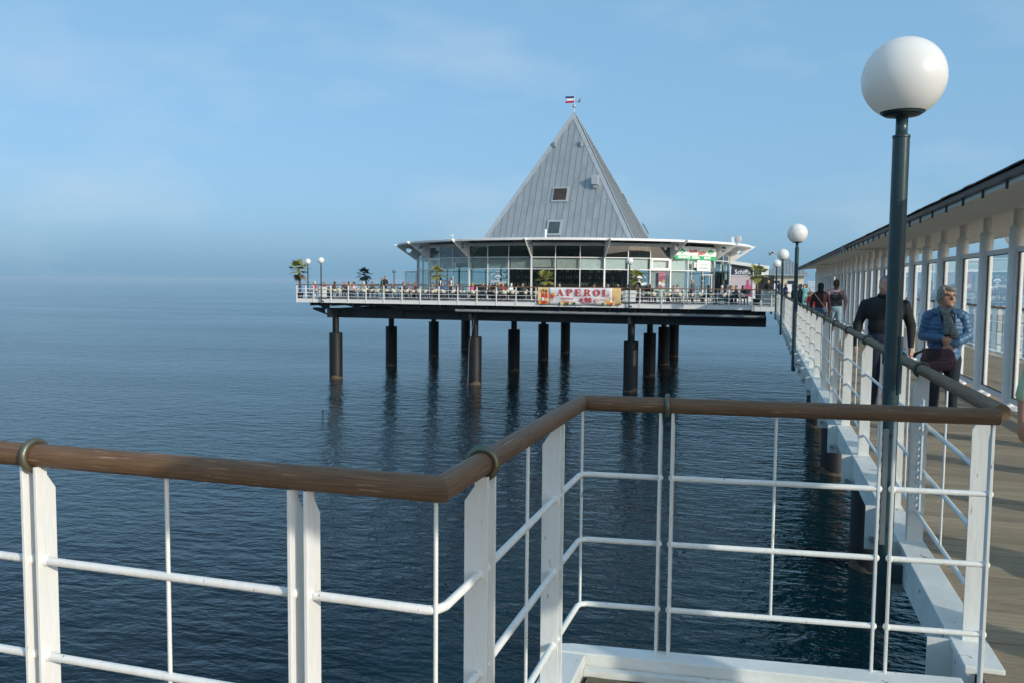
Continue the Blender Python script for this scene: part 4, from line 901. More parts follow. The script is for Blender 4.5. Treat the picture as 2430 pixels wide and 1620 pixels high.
# white boards hung in the railing by the two front lamps
for px_a, px_b, lb in ((751, 774, 'white notice board in the railing behind the left corner lamp'), (1477, 1508, 'white notice board in the railing right of the drinks banner')):
    xa, xb = atY(px_a, 700, FY).x, atY(px_b, 700, FY).x
    t = thing('notice_board', lb, 'board', ((xa+xb)/2, FY+0.1, DZ))
    w_ = (xb-xa)/2
    for s_ in (-1, 1): MB().bx(min(s_*0.03, s_*w_), max(s_*0.03, s_*w_), -0.012, 0.012, 0.10, 0.93).build('panel', M['sign_white'], t, bevel=0.01)
    MB().bx(-w_, w_, -0.03, 0.03, 0.0, 0.06).build('foot_rail', M['chair_dark'], t)

# ------------------------------------------------------------------ ticket kiosk and house at the right
KY = 73.0; ka = atY(1733, 640, KY).x; kb = atY(1826, 640, KY).x
kio = thing('ticket_kiosk', 'low white kiosk with sloping roof edge and pink bottle posters', 'kiosk', ((ka+kb)/2, KY, DZ))
za, zb_ = atY(1735, 627, KY).z, atY(1820, 640, KY).z
MB().prism([(ka, za), (kb, zb_), (kb, zb_+0.28), (ka, za+0.28)], (0, KY+3, 0), (1, 0, 0), (0, 0, 1), 6.4).part('roof_slab', WF, kio)
zt = lambda x: za+(zb_-za)*(x-ka)/(kb-ka)
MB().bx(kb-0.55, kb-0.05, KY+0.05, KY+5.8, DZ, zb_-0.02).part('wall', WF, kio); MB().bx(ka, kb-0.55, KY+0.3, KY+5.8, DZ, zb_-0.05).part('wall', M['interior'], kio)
xm = atY(1788, 640, KY).x; zmid = atY(1760, 654, KY).z
for a_, b_ in ((ka+0.05, xm), (xm, kb-0.6)):
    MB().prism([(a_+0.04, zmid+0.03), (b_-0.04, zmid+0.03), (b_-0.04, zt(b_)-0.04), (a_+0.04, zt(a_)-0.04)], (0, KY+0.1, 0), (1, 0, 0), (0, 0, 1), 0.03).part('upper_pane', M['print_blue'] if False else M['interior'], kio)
    MB().prism([(a_+0.04, DZ+0.35), (b_-0.04, DZ+0.35), (b_-0.04, zmid-0.03), (a_+0.04, zmid-0.03)], (0, KY+0.1, 0), (1, 0, 0), (0, 0, 1), 0.03).part('poster_pane', M['poster_pale'], kio)
    MB().bx(b_-0.04, b_+0.04, KY, KY+0.14, DZ, zt(b_)).part('mullion', WF, kio)
MB().bx(ka-0.04, ka+0.06, KY, KY+0.14, DZ, zt(ka)).part('mullion', WF, kio); MB().bx(ka, kb-0.55, KY+0.02, KY+0.13, zmid-0.03, zmid+0.03).part('transom', WF, kio); MB().bx(ka, kb-0.55, KY+0.02, KY+0.13, DZ, DZ+0.35).part('plinth', WF, kio)
MB().prism([(ka+0.08, zmid+0.06), (kb-0.7, zmid+0.06), (kb-0.7, zmid+0.48), (ka+0.08, zmid+0.48)], (0, KY+0.07, 0), (1, 0, 0), (0, 0, 1), 0.02).part('sign_strip', M['print_blue'], kio)
put_text('Schiffe', 0.50, (atY(1762, 650, KY).x, KY+0.05, zmid+0.27), U, Nn, M['print_white'], kio, bold=0.008)
bxx = atY(1775, 670, KY).x
MB().lathe([(0.30, 0), (0.30, 0.75), (0.09, 1.05), (0.09, 1.35), (0.0, 1.36)], 14).build('bottle_print', M['print_pink'], kio, (bxx-kio.location.x, 0.06, 0.42)).scale = (1, 0.05, 1)
MB().prism([(-0.24, 0.75), (0.24, 0.75), (0.24, 1.2), (-0.24, 1.2)], (bxx, KY+0.03, 0), U, (0, 0, 1), 0.01).part('bottle_label', M['print_black'], kio)
HY = 95.0
def HXa(p): return atY(p, 650, HY).x
ha, hb = HXa(1812), HXa(1922); hz = atY(1865, 654, HY).z; hza = atY(1866, 615, HY).z; hw_ = (hb-ha)/2; hc = (ha+hb)/2
hou = thing('gabled_house', 'small cream house with grey hipped metal roof at the pier end', 'house', (hc, HY+hw_, DZ))
roof_v = [(-hw_, -hw_, hz-DZ), (hw_, -hw_, hz-DZ), (hw_, hw_, hz-DZ), (-hw_, hw_, hz-DZ), (0, 0, hza-DZ+0.3)]
MB().add(roof_v, [(0, 1, 4), (1, 2, 4), (2, 3, 4), (3, 0, 4), (3, 2, 1, 0)]).build('roof', M['zinc'], hou)
for k in range(-6, 7):
    f_ = k/7.0; b0 = Vector((f_*hw_, -hw_, hz-DZ+0.02)); t_ = 1-abs(f_); MB().tube(b0, b0+(Vector((f_*hw_, 0, 0))-Vector((f_*hw_, -hw_, 0)))*t_+Vector((0, 0, (hza+0.3-hz)*t_)), 0.025, n=5).build('roof_seam', M['seam'], hou)
for a_, b_ in (((-hw_, -hw_), (hw_, -hw_)), ((hw_, -hw_), (hw_, hw_))): MB().tube((a_[0], a_[1], hz-DZ), (b_[0], b_[1], hz-DZ), 0.07, n=8).build('gutter', M['zinc_light'], hou)
MB().bx(-hw_+0.4, hw_-0.55, -hw_+0.45, hw_-0.45, 0, hz-DZ-0.02).build('wall', M['wall_cream'], hou)
for px_, a_, z0, z1, m_ in ((1826, 0.55, 2.05, 2.35, 'print_teal'), (1845, 0.45, 1.55, 1.85, 'print_blue'), (1845, 0.40, 0.6, 1.5, 'print_white'), (1882, 0.5, 1.5, 1.85, 'print_blue'), (1878, 0.6, 0.5, 1.45, 'print_white'), (1897, 0.35, 0.7, 1.5, 'print_grey')):
    x = HXa(px_)-hc; MB().bx(x-a_, x+a_, -hw_+0.40, -hw_+0.44, z0, z1).build('poster', M[m_], hou)
pf = thing('picket_fence', 'pale upright-bar fence closing the pier end beyond the group of people', 'fence', (HXa(1925), 100, DZ))
for k in range(26): MB().bx(0.16*k-0.03, 0.16*k+0.03, -0.02, 0.02, 0.1, atY(1920, 668, 100).z-DZ).build('bar', M['fence_blue'], pf)
for z in (0.15, atY(1920, 668, 100).z-DZ-0.02): MB().bx(-0.1, 4.3, -0.03, 0.03, z-0.03, z+0.03).build('rail', M['fence_blue'], pf)
# counter, board and cabinet at the terrace corner
cx_ = atY(1822, 700, 60.2).x
cb = thing('service_counter', 'grey metal service counter at the right end of the terrace railing', 'counter', (cx_, 60.2, DZ))
MB().bx(-0.40, 0.48, -0.3, 0.3, 0, 1.02).build('cabinet', M['grey_box'], cb, bevel=0.02); MB().bx(-0.46, 0.54, -0.35, 0.35, 1.02, 1.08).build('top', M['zinc_light'], cb)
for x in (-0.1, 0.2): MB().bx(x-0.006, x+0.006, -0.306, -0.301, 0.05, 1.0).build('door_gap', M['seam'], cb)
bx_ = atY(1816, 690, 64).x
bb = thing('blackboard', 'dark standing board behind the grey service counter', 'board', (bx_, 64, DZ))
MB().bx(-0.60, 0.60, -0.04, 0.04, 0.25, 2.1).build('panel', M['print_black'], bb); 
for s_ in (-0.5, 0.5): MB().bx(s_-0.04, s_+0.04, -0.03, 0.03, 0, 0.25).build('leg', M['print_black'], bb)
bo = thing('bollard', 'red and white barrier post on the walkway beside the couple', 'bollard', (atZ(1932, 741, 0).x, atZ(1932, 741, 0).y, -0.02))
for k, m_ in enumerate(('red_plastic', 'print_white', 'red_plastic', 'print_white', 'red_plastic')): MB().tube((0, 0, 0.2*k), (0, 0, 0.2*(k+1)), 0.055, n=12).build('band', M[m_], bo)
MB().sphere((0, 0, 1.0), 0.058, 12, 6).build('cap', M['red_plastic'], bo)
MB().lathe([(0.14, 0), (0.14, 0.03), (0.06, 0.05)], 14).build('foot', M['rubber'], bo)

# ================================================================== PALMS
def make_palm(label, loc, trunk_h, crown_r, nleaf, seed, m='palm_leaf', lean=(0, 0), trunk_r=0.085, droop=0.5, dead=2):
    rp = random.Random(seed)
    t = thing('palm_tree', label, 'palm', loc, group='potted fan palms')
    MB().lathe([(0.20, 0.0), (0.27, 0.42), (0.285, 0.44), (0.25, 0.44), (0.24, 0.40)], 16).build('pot', M['pot'], t)
    top = Vector((lean[0], lean[1], trunk_h)); pts = [Vector((lean[0]*f*f, lean[1]*f*f, 0.40+(trunk_h-0.40)*f)) for f in (0, .25, .5, .75, 1)]
    MB().path(pts, [trunk_r*q for q in (1.0, 1.15, 0.95, 1.2, 0.8)], 9).build('trunk', M['palm_trunk'], t)
    for i in range(nleaf):
        az = 2*math.pi*(i*0.382)+rp.uniform(-.3, .3); el = R(75)-R(115)*(i/(nleaf-1))**0.9*(1 if droop > 0.4 else 0.8)+rp.uniform(-.15, .15)
        if i >= nleaf-dead: el = R(-50)+rp.uniform(-.3, .1)
        d = Vector((math.cos(az)*math.cos(el), math.sin(az)*math.cos(el), math.sin(el)))
        side = Vector((-math.sin(az), math.cos(az), 0)); nrm = d.cross(side)
        L1 = crown_r*rp.uniform(0.38, 0.5); L2 = crown_r*rp.uniform(0.5, 0.62)
        mb = MB(); hub = top+d*L1-Vector((0, 0, 0.06*L1))
        mb.tube(top, hub, 0.016, 0.011, n=4)
        for k in range(13):
            f = -1+2*k/12; a = f*R(88); dd = (d*math.cos(a)+side*math.sin(a)).normalized()
            ll = L2*(1-0.28*abs(f))*rp.uniform(0.85, 1.1); w_ = 0.032*crown_r/0.6
            perp = nrm.cross(dd).normalized()*w_; dip = Vector((0, 0, -1))*ll*rp.uniform(0.10, 0.45)*droop
            mid = hub+dd*ll*0.55+dip*0.25; end = hub+dd*ll+dip
            mb.add([hub-perp*0.3, hub+perp*0.3, mid+perp, end, mid-perp, mid+nrm*0.012], [(0, 1, 5), (1, 2, 5), (2, 3, 5), (3, 4, 5), (4, 0, 5)])
        mb.build('palm_leaf', M['palm_dead'] if i >= nleaf-dead else M[m], t)
    return t
def palm_at(px_, py_, Y, label, cr, seed, **k):
    p = atY(px_, py_, Y); b = atY(k.pop('base', px_), py_, Y)
    return make_palm(label, (b.x, Y, DZ), p.z-DZ, cr, k.pop('n', 17), seed, lean=(p.x-b.x, 0), **k)
palm_at(709, 641, 59.2, 'leftmost palm with tall trunk and yellow-green fronds at the terrace corner', 1.08, 1, base=712, dead=2, n=15)
palm_at(865, 652, 74.0, 'dark palm with leaning trunk behind the seated guests on the left', 1.0, 2, base=871, m='palm_dark', dead=1, droop=0.7)
palm_at(1037, 650, 62.5, 'palm beside the two waiters at the left of the glass front', 0.85, 3, dead=1)
palm_at(1295, 662, 60.6, 'palm rising just behind the left end of the drinks banner', 0.9, 4, dead=1)
palm_at(1510, 660, 60.6, 'palm beside the middle lamp, right of the drinks banner', 0.85, 5, dead=1)
palm_at(1797, 650, 60.8, 'rightmost palm beside the service counter and dark board', 0.95, 6, dead=1)

# ================================================================== PEOPLE
def prim_mesh(prims):
    mb = MB()
    for p in prims:
        if p[0] == 'c':
            _, a, b, ra, rb, _l = p; a, b = Vector(a), Vector(b); d = (b-a)
            if d.length < 1e-6: continue
            dn = d.normalized(); x = dn.orthogonal().normalized(); y = dn.cross(x); n = 12; vs = []; prof = []
            for q in range(5): t = -math.pi/2+math.pi/2*q/4; prof.append((a, ra*math.cos(t)+1e-5, ra*math.sin(t)))
            for q in range(5): t = math.pi/2*q/4; prof.append((b, rb*math.cos(t)+1e-5, rb*math.sin(t)))
            for o, r_, h in prof:
                for i in range(n): an = 2*math.pi*i/n; vs.append(o+dn*h+(x*math.cos(an)+y*math.sin(an))*r_)
            fs = [(k*n+i, k*n+(i+1) % n, (k+1)*n+(i+1) % n, (k+1)*n+i) for k in range(len(prof)-1) for i in range(n)]
            fs += [tuple(range(n-1, -1, -1)), tuple(range((len(prof)-1)*n, len(prof)*n))]
            mb.add(vs, fs)
        else:
            _, c, r3, _l = p; mb.sphere(c, 1.0, 16, 12, sc3=r3)
    return mb.mesh('tmp')
def prim_dist(P, prims):
    D = np.full((len(prims), len(P)), 1e9); T = np.zeros_like(D)
    for i, p in enumerate(prims):
        if p[0] == 'c':
            a, b = np.array(p[1]), np.array(p[2]); d = b-a; L2_ = max(1e-9, d@d); t = np.clip(((P-a)@d)/L2_, 0, 1)
            D[i] = np.linalg.norm(P-a-t[:, None]*d, axis=1)-(p[3]+(p[4]-p[3])*t); T[i] = t*math.sqrt(L2_)
        else:
            c, r3 = np.array(p[1]), np.array(p[2]); q = (P-c)/r3; n = np.linalg.norm(q, axis=1); D[i] = (n-1)*r3.min(); T[i] = P[:, 2]
    return D, T
def body_mesh(name, prims, labels, voxel=0.02, smooth=4, quilt=None, shape=None):
    """one continuous skin over the limbs; each face takes the label of the nearest limb"""
    tmp = bpy.data.objects.new('tmp', prim_mesh(prims)); col.objects.link(tmp)
    m = tmp.modifiers.new('r', 'REMESH'); m.mode = 'VOXEL'; m.voxel_size = voxel
    s = tmp.modifiers.new('s', 'SMOOTH'); s.iterations = smooth; s.factor = 0.5
    me = bpy.data.meshes.new_from_object(tmp.evaluated_get(bpy.context.evaluated_depsgraph_get()))
    dm = tmp.data; bpy.data.objects.remove(tmp); bpy.data.meshes.remove(dm); me.name = name
    nv = len(me.vertices); V = np.empty(nv*3); me.vertices.foreach_get('co', V); V = V.reshape(-1, 3)
    if quilt or shape:
        NV = np.empty(nv*3); me.vertices.foreach_get('normal', NV); NV = NV.reshape(-1, 3)
        D, T = prim_dist(V, prims); k = D.argmin(0)
        if quilt:
            lab, pitch, amp = quilt; isq = np.array([p[-1] == lab for p in prims])[k]; t = T[k, np.arange(nv)]
            V = V+NV*(isq*(amp*(np.abs(np.sin(np.pi*t/pitch))**0.6-0.6)))[:, None]
        me.vertices.foreach_set('co', V.reshape(-1))
    me.materials.clear(); me.update(); nf = len(me.polygons); Cc = np.empty(nf*3); me.polygons.foreach_get('center', Cc); Cc = Cc.reshape(-1, 3)
    D, T = prim_dist(Cc, prims); k = D.argmin(0); li = np.array([labels.index(p[-1]) for p in prims])[k]
    if shape: li = shape(Cc, li, labels)
    me.polygons.foreach_set('material_index', li.astype(np.int32)); me.polygons.foreach_set('use_smooth', np.ones(nf, bool))
    return me
LB = ['top', 'bottom', 'skin', 'hair', 'shoe']
def head_prims(c, hairlen=0, tilt=0.0, turn=0.0, bald=False):
    """head facing -Y before turning; c = centre of the skull"""
    cx0, cy0, cz0 = c; ct, st = math.cos(turn), math.sin(turn)
    def q(x, y, z): return (cx0+x*ct-y*st, cy0+x*st+y*ct, cz0+z)
    L_ = [('e', q(0, 0.005, 0.0), (0.077, 0.092, 0.108), 'skin'), ('e', q(0, -0.032, -0.055), (0.058, 0.064, 0.068), 'skin'), ('c', q(0, -0.092, 0.005), q(0, -0.108, -0.022), 0.010, 0.016, 'skin'),
          ('e', q(-0.079, 0.01, -0.015), (0.014, 0.02, 0.032), 'skin'), ('e', q(0.079, 0.01, -0.015), (0.014, 0.02, 0.032), 'skin'), ('c', q(0, 0.015, -0.05), (cx0, cy0+0.025, cz0-0.19), 0.056, 0.062, 'skin')]
    if not bald:
        L_ += [('e', q(0, 0.026, 0.032), (0.087, 0.092, 0.096), 'hair'), ('e', q(0, 0.05, -0.02), (0.076, 0.062, 0.08), 'hair')]
        if hairlen: L_ += [('e', q(0, 0.055, -0.09-hairlen*0.3), (0.088, 0.055, 0.10+hairlen*0.4), 'hair')]
    return L_
def stand_prims(h=1.72, arms='hang', stride=0.0, hairlen=0, turn=0.0, bald=False, coat=0.0, wide=1.0):
    k = h/1.72; W_ = wide
    P = [('e', (0, 0, 0.95), (0.165*W_, 0.125*W_, 0.14), 'bottom'), ('e', (0, 0, 1.10), (0.155*W_, 0.12*W_, 0.17), 'top'), ('e', (0, 0.005, 1.29), (0.182*W_, 0.125*W_, 0.19), 'top'), ('c', (-0.14, 0.01, 1.405), (0.14, 0.01, 1.405), 0.062, 0.062, 'top'), ('c', (0, 0.01, 1.40), (0, 0.015, 1.47), 0.075, 0.062, 'top'), ('c', (0, 0.015, 1.455), (-0.15, 0.01, 1.395), 0.055, 0.058, 'top'), ('c', (0, 0.015, 1.455), (0.15, 0.01, 1.395), 0.055, 0.058, 'top')]
    for s in (-1, 1):
        f = s*stride
        P += [('c', (s*0.085, 0, 0.90), (s*0.09, -0.02-f*0.5, 0.49), 0.092*W_, 0.062, 'bottom'), ('c', (s*0.09, -0.02-f*0.5, 0.49), (s*0.095, 0.02-f*0.8+(0.10*abs(stride) if f < 0 else 0), 0.09+(0.03 if f < 0 else 0)), 0.062, 0.047, 'bottom'),
              ('e', (s*0.10, -0.045-f*0.8, 0.045), (0.045, 0.125, 0.042), 'shoe')]
        if arms == 'hang': A_ = [(s*0.178*W_, 0.01, 1.37), (s*0.245*W_, 0.03+f*0.3, 1.12), (s*0.25*W_, -0.05+f*0.6, 0.88)]
        elif arms == 'fold': A_ = [(s*0.19*W_, 0.01, 1.39), (s*0.25*W_, 0.0, 1.13), (s*0.05, -0.19, 1.08)]
        elif arms == 'face': A_ = [(s*0.19*W_, 0.01, 1.39), (s*0.24*W_, -0.10, 1.16), (s*0.07, -0.20, 1.38)]
        P += [('c', A_[0], A_[1], 0.058*W_, 0.048*W_, 'top'), ('c', A_[1], A_[2], 0.047*W_, 0.036, 'top')]
        d = (Vector(A_[2])-Vector(A_[1])).normalized(); w_ = Vector(A_[2])+d*0.03
        P += [('c', tuple(w_), tuple(w_+d*0.07), 0.030, 0.028, 'skin')]
        lat = Vector((0, 1, 0)).cross(d).normalized() if abs(d.y) < 0.9 else Vector((1, 0, 0)); lat = Vector((0, -1, 0)) if arms == 'hang' else lat
        for j, ln in enumerate((0.062, 0.075, 0.070, 0.055)):
            b0 = w_+d*0.075+lat*(0.033-0.022*j); P += [('c', tuple(b0), tuple(b0+d*ln+Vector((-s*0.012, 0, 0))), 0.0105, 0.009, 'skin')]
        th = w_+d*0.02+lat*0.03; P += [('c', tuple(th), tuple(th+d*0.05+lat*0.025+Vector((-s*0.01, 0, 0))), 0.012, 0.010, 'skin')]
    if coat: P += [('c', (0, 0, 1.05), (0, 0, 0.95-coat), 0.155*W_, 0.19, 'top')]
    P += head_prims((0, -0.005, 1.605), hairlen, turn=turn, bald=bald)
    out_ = []
    for p in P:
        if p[0] == 'c': out_.append(('c', tuple(q*k for q in p[1]), tuple(q*k for q in p[2]), p[3]*k, p[4]*k, p[5]))
        else: out_.append(('e', tuple(q*k for q in p[1]), tuple(q*k for q in p[2]), p[3]))
    return out_
def sit_prims(leanv=0.0, hairlen=0, turn=0.0, arms='table', bald=False):
    l_ = leanv
    P = [('e', (0, 0, 0.55), (0.175, 0.15, 0.12), 'bottom'), ('e', (0, -l_*0.4, 0.72), (0.16, 0.125, 0.17), 'top'), ('e', (0, -l_*0.8, 0.92), (0.182, 0.125, 0.18), 'top'), ('c', (-0.14, -l_, 1.03), (0.14, -l_, 1.03), 0.062, 0.062, 'top'), ('c', (0, -l_, 1.03), (0, -l_, 1.09), 0.07, 0.06, 'top')]
    for s in (-1, 1):
        P += [('c', (s*0.09, 0, 0.54), (s*0.11, -0.42, 0.53), 0.088, 0.065, 'bottom'), ('c', (s*0.11, -0.42, 0.53), (s*0.12, -0.40, 0.10), 0.063, 0.046, 'bottom'), ('e', (s*0.12, -0.46, 0.045), (0.045, 0.125, 0.042), 'shoe')]
        A_ = [(s*0.19, -l_, 1.01), (s*0.25, -l_-0.04, 0.77), (s*0.10, -l_-0.30, 0.80)] if arms == 'table' else [(s*0.19, -l_, 1.01), (s*0.24, -l_-0.08, 0.80), (s*0.06, -l_-0.17, 1.02)]
        P += [('c', A_[0], A_[1], 0.058, 0.048, 'top'), ('c', A_[1], A_[2], 0.047, 0.035, 'top'), ('e', A_[2], (0.045, 0.05, 0.035), 'skin')]
    return P+head_prims((0, -0.01-l_, 1.225), hairlen, turn=turn, bald=bald)
CL = {}
def cloth(name, c, rough=0.8):
    if name not in CL: CL[name] = pm('cloth_'+name, c, rough, var=0.12, vs=9, bump=0.25, bs=22)
    return CL[name]
for n_, c_ in dict(skin=(0.50, 0.27, 0.19), skin2=(0.42, 0.22, 0.14), black=(0.012, 0.012, 0.015), navy=(0.018, 0.025, 0.055), jeans=(0.055, 0.10, 0.19), jeans_light=(0.26, 0.38, 0.47), red=(0.45, 0.03, 0.035), maroon=(0.10, 0.018, 0.025), pink=(0.78, 0.05, 0.30), palepink=(0.70, 0.50, 0.56),
                   white=(0.74, 0.74, 0.72), grey=(0.22, 0.22, 0.23), dgrey=(0.07, 0.07, 0.08), olive=(0.06, 0.06, 0.035), brown=(0.10, 0.055, 0.03), blue=(0.05, 0.14, 0.42), bluegrey=(0.12, 0.17, 0.24), purple=(0.22, 0.17, 0.27), green=(0.07, 0.11, 0.07), beige=(0.45, 0.38, 0.28), teal=(0.20, 0.50, 0.56), palegreen=(0.40, 0.52, 0.33), orange=(0.75, 0.30, 0.03),
                   hair_white=(0.62, 0.60, 0.55), hair_grey=(0.22, 0.21, 0.20), hair_brown=(0.085, 0.045, 0.025), hair_dark=(0.015, 0.012, 0.010), hair_blond=(0.42, 0.29, 0.13), hair_red=(0.25, 0.09, 0.03)).items(): cloth(n_, c_, 0.55 if n_.startswith('skin') else 0.8)
SITS = [body_mesh('sitting', sit_prims(0.05), LB, 0.028, 3), body_mesh('sitting', sit_prims(0.14, turn=R(35)), LB, 0.028, 3), body_mesh('sitting', sit_prims(0.0, 0.12, R(-30), 'chin'), LB, 0.028, 3), body_mesh('sitting', sit_prims(-0.04, turn=R(-50), bald=True), LB, 0.028, 3)]
STANDS = {'plain': body_mesh('standing', stand_prims(), LB, 0.026, 3), 'fold': body_mesh('standing', stand_prims(arms='fold'), LB, 0.026, 3), 'long': body_mesh('standing', stand_prims(hairlen=0.15), LB, 0.026, 3), 'walk': body_mesh('standing', stand_prims(stride=0.22), LB, 0.026, 3), 'coat': body_mesh('standing', stand_prims(coat=0.35, hairlen=0.06), LB, 0.026, 3), 'bald': body_mesh('standing', stand_prims(bald=True, arms='fold', wide=1.1), LB, 0.026, 3)}
def person(mesh, top, bottom, hair, loc, rz, label, skin='skin', shoe='black', group=None, sc_=1.0):
    o = bpy.data.objects.new('person', mesh); col.objects.link(o)
    if len(mesh.materials) == 0:
        for q in LB: mesh.materials.append(CL['black'])
    for i, q in enumerate((top, bottom, skin, hair, shoe)):
        o.material_slots[i].link = 'OBJECT'; o.material_slots[i].material = CL[q]
    o.location = loc; o.rotation_euler = (0, 0, rz); o.scale = (sc_, sc_, sc_); tag(o, label, 'person', group); return o

# ------------------------------------------------------------------ terrace furniture
def make_chair():
    t = thing('bistro_chair', 'empty cream-backed bistro chair with thin dark legs on the terrace', 'chair', (0, 0, 0), group='empty cream bistro chairs')
    MB().box((0, 0, 0.455), (0.44, 0.42, 0.035)).build('seat', M['chair_dark'], t, bevel=0.01)
    vs = []; n = 8
    for j in range(2):
        for i in range(n+1):
            a = math.pi*i/n; z = 0.54 if j == 0 else 0.86-0.10*abs(math.cos(a)); x = 0.20*math.cos(a); y = 0.03+0.21*math.sin(a)+(0.05 if j else 0)
            vs.append((x, y, z))
    b = MB().add(vs, [(i, i+1, n+2+i, n+1+i) for i in range(n)], 0, True).build('backrest', M['chair_cream'], t); s_ = b.modifiers.new('s', 'SOLIDIFY'); s_.thickness = 0.02
    MB().path([(0.235*math.cos(math.pi*i/8)*1.04, -0.02+0.27*math.sin(math.pi*i/8), 0.87-0.13*abs(math.cos(math.pi*i/8))) for i in range(9)], 0.024, 5).build('hoop', M['chair_dark'], t)
    for sx in (-1, 1):
        for sy in (-1, 1): MB().tube((sx*0.19, sy*0.17, 0.44), (sx*0.225, sy*0.23, 0), 0.02, n=5).build('leg', M['chair_dark'], t)
    return t
def make_table():
    t = thing('cafe_table', 'small grey cafe table on the terrace', 'table', (0, 0, 0), group='cafe tables on the terrace')
    MB().bx(-0.38, 0.38, -0.38, 0.38, 0.71, 0.74).build('table_top', M['table_top'], t, bevel=0.01)
    MB().tube((0, 0, 0.05), (0, 0, 0.71), 0.03, n=8).build('column', M['chair_dark'], t)
    for k in range(4): a = R(45+90*k); MB().tube((0, 0, 0.07), (0.33*math.cos(a), 0.33*math.sin(a), 0.015), 0.018, n=5).build('foot', M['chair_dark'], t)
    return t
ch0 = make_chair(); tb0 = make_table(); used = {'c': False, 't': False}
def chair(x, y, rz, lab=None):
    global ch0
    if not used['c']: used['c'] = True; ch0.location = (x, y, DZ); ch0.rotation_euler = (0, 0, rz); return ch0
    c = copy_tree(ch0, None, (x, y, DZ), rz)
    if lab: c['label'] = lab[0]; c['group'] = lab[1]
    return c
def table(x, y, rz=0):
    if not used['t']: used['t'] = True; tb0.location = (x, y, DZ); return tb0
    return copy_tree(tb0, None, (x, y, DZ), rz)
rf = random.Random(21)
empties, tabs = [], []
TBX = [-33.6+2.18*i for i in range(15)]
occupied = []
# (pixel x in the photo, row depth, top, hair, what to say)
SEATED = [
 (748, 60.6, 'red', 'hair_white', 'white-haired person in red sitting left of the corner lamp'), (766, 60.9, 'red', 'hair_grey', 'person in red sitting just right of the corner lamp'), (794, 60.4, 'brown', 'hair_dark', 'dark-haired person in brown coat, third seated guest from the left'),
 (818, 62.4, 'dgrey', 'hair_brown', 'brown-haired guest in dark grey, left of the guest in red jacket'), (826, 60.8, 'red', 'hair_dark', 'dark-haired guest in red jacket between two grey-clad guests'), (831.5, 59.9, 'grey', 'hair_white', 'balding guest in grey jacket beside the guest in pale pink'), (841, 60.2, 'palepink', 'hair_dark', 'dark-haired guest in pale pink top near the terrace railing'),
 (865, 60.0, 'grey', 'hair_white', 'white-haired guest in grey jacket in front of the dark palm'), (884, 61.0, 'olive', 'hair_dark', 'guest in olive jacket left of the standing couple'), (931, 60.0, 'maroon', 'hair_white', 'balding guest in maroon jacket right of the standing couple'), (955, 61.2, 'dgrey', 'hair_brown', 'guest in dark grey jacket facing the sun, before the side door'),
 (972, 61.6, 'purple', 'hair_grey', 'guest in pale purple jacket before the side door'), (987, 60.6, 'maroon', 'hair_red', 'brown-haired guest in dark red jumper left of the glass front'), (1030, 61.4, 'bluegrey', 'hair_brown', 'guest in blue-grey top beside the palm near the waiters'), (1049, 60.0, 'blue', 'hair_brown', 'guest in bright blue below the first waiter'),
 (1069, 59.9, 'navy', 'hair_brown', 'guest in navy jacket and jeans below the second waiter'), (1089, 62.8, 'maroon', 'hair_dark', 'guest in dark red close to the glass, right of the waiters'), (1121, 60.0, 'pink', 'hair_blond', 'blond guest in hot pink jacket and jeans'), (1146, 61.6, 'black', 'hair_brown', 'guest in black right of the hot pink jacket'),
 (1158, 60.8, 'brown', 'hair_brown', 'guest in brown top under the white window logo'), (1177, 62.4, 'dgrey', 'hair_dark', 'dark-haired guest half hidden under the white window logo'), (1183, 60.4, 'dgrey', 'hair_grey', 'grey-haired guest in dark jacket right of the window logo'), (1197, 61.0, 'red', 'hair_blond', 'guest in red and dark clothes left of the guest in white'),
 (1213, 59.9, 'white', 'hair_white', 'white-haired guest in white jacket left of the drinks banner'), (1228, 62.0, 'black', 'hair_brown', 'guest in black right behind the guest in white'), (1244, 62.6, 'green', 'hair_grey', 'guest in grey-green last before the drinks banner'), (1327, 61.2, 'grey', 'hair_grey', 'grey-haired guest behind the first letters of the banner'),
 (1412, 61.2, 'beige', 'hair_brown', 'guest in beige behind the right half of the banner'), (1434, 61.6, 'brown', 'hair_brown', 'brown-haired guest behind the banner near the last letter'), (1442, 61.0, 'grey', 'hair_grey', 'grey-haired guest behind the banner near the last letter'), (1465, 60.9, 'dgrey', 'hair_blond', 'guest with sunglasses behind the orange end of the banner'),
 (1487, 60.6, 'black', 'hair_dark', 'guest in black behind the middle lamp post'), (1543, 60.9, 'black', 'hair_dark', 'dark-haired guest in black right of the middle palm'), (1600, 62.4, 'beige', 'hair_grey', 'guest in beige at a table left of the entrance'), (1611, 61.4, 'palepink', 'hair_brown', 'guest in pinkish top at a table left of the entrance'),
 (1680, 62.6, 'olive', 'hair_dark', 'guest in olive sitting right of the entrance door'), (1714, 60.4, 'grey', 'hair_white', 'white-haired guest in grey jacket at the right-hand table group'), (1723, 61.6, 'white', 'hair_white', 'white-haired guest in pale clothes at the right-hand table group'), (1733, 62.0, 'palepink', 'hair_brown', 'brown-haired guest in the right-hand table group'),
 (1739, 62.8, 'beige', 'hair_blond', 'blond guest at the back of the right-hand table group'), (1751, 60.9, 'black', 'hair_brown', 'guest in black leaning in the right-hand table group'), (1763, 60.2, 'navy', 'hair_dark', 'rightmost seated guest, in dark navy, of the terrace')]
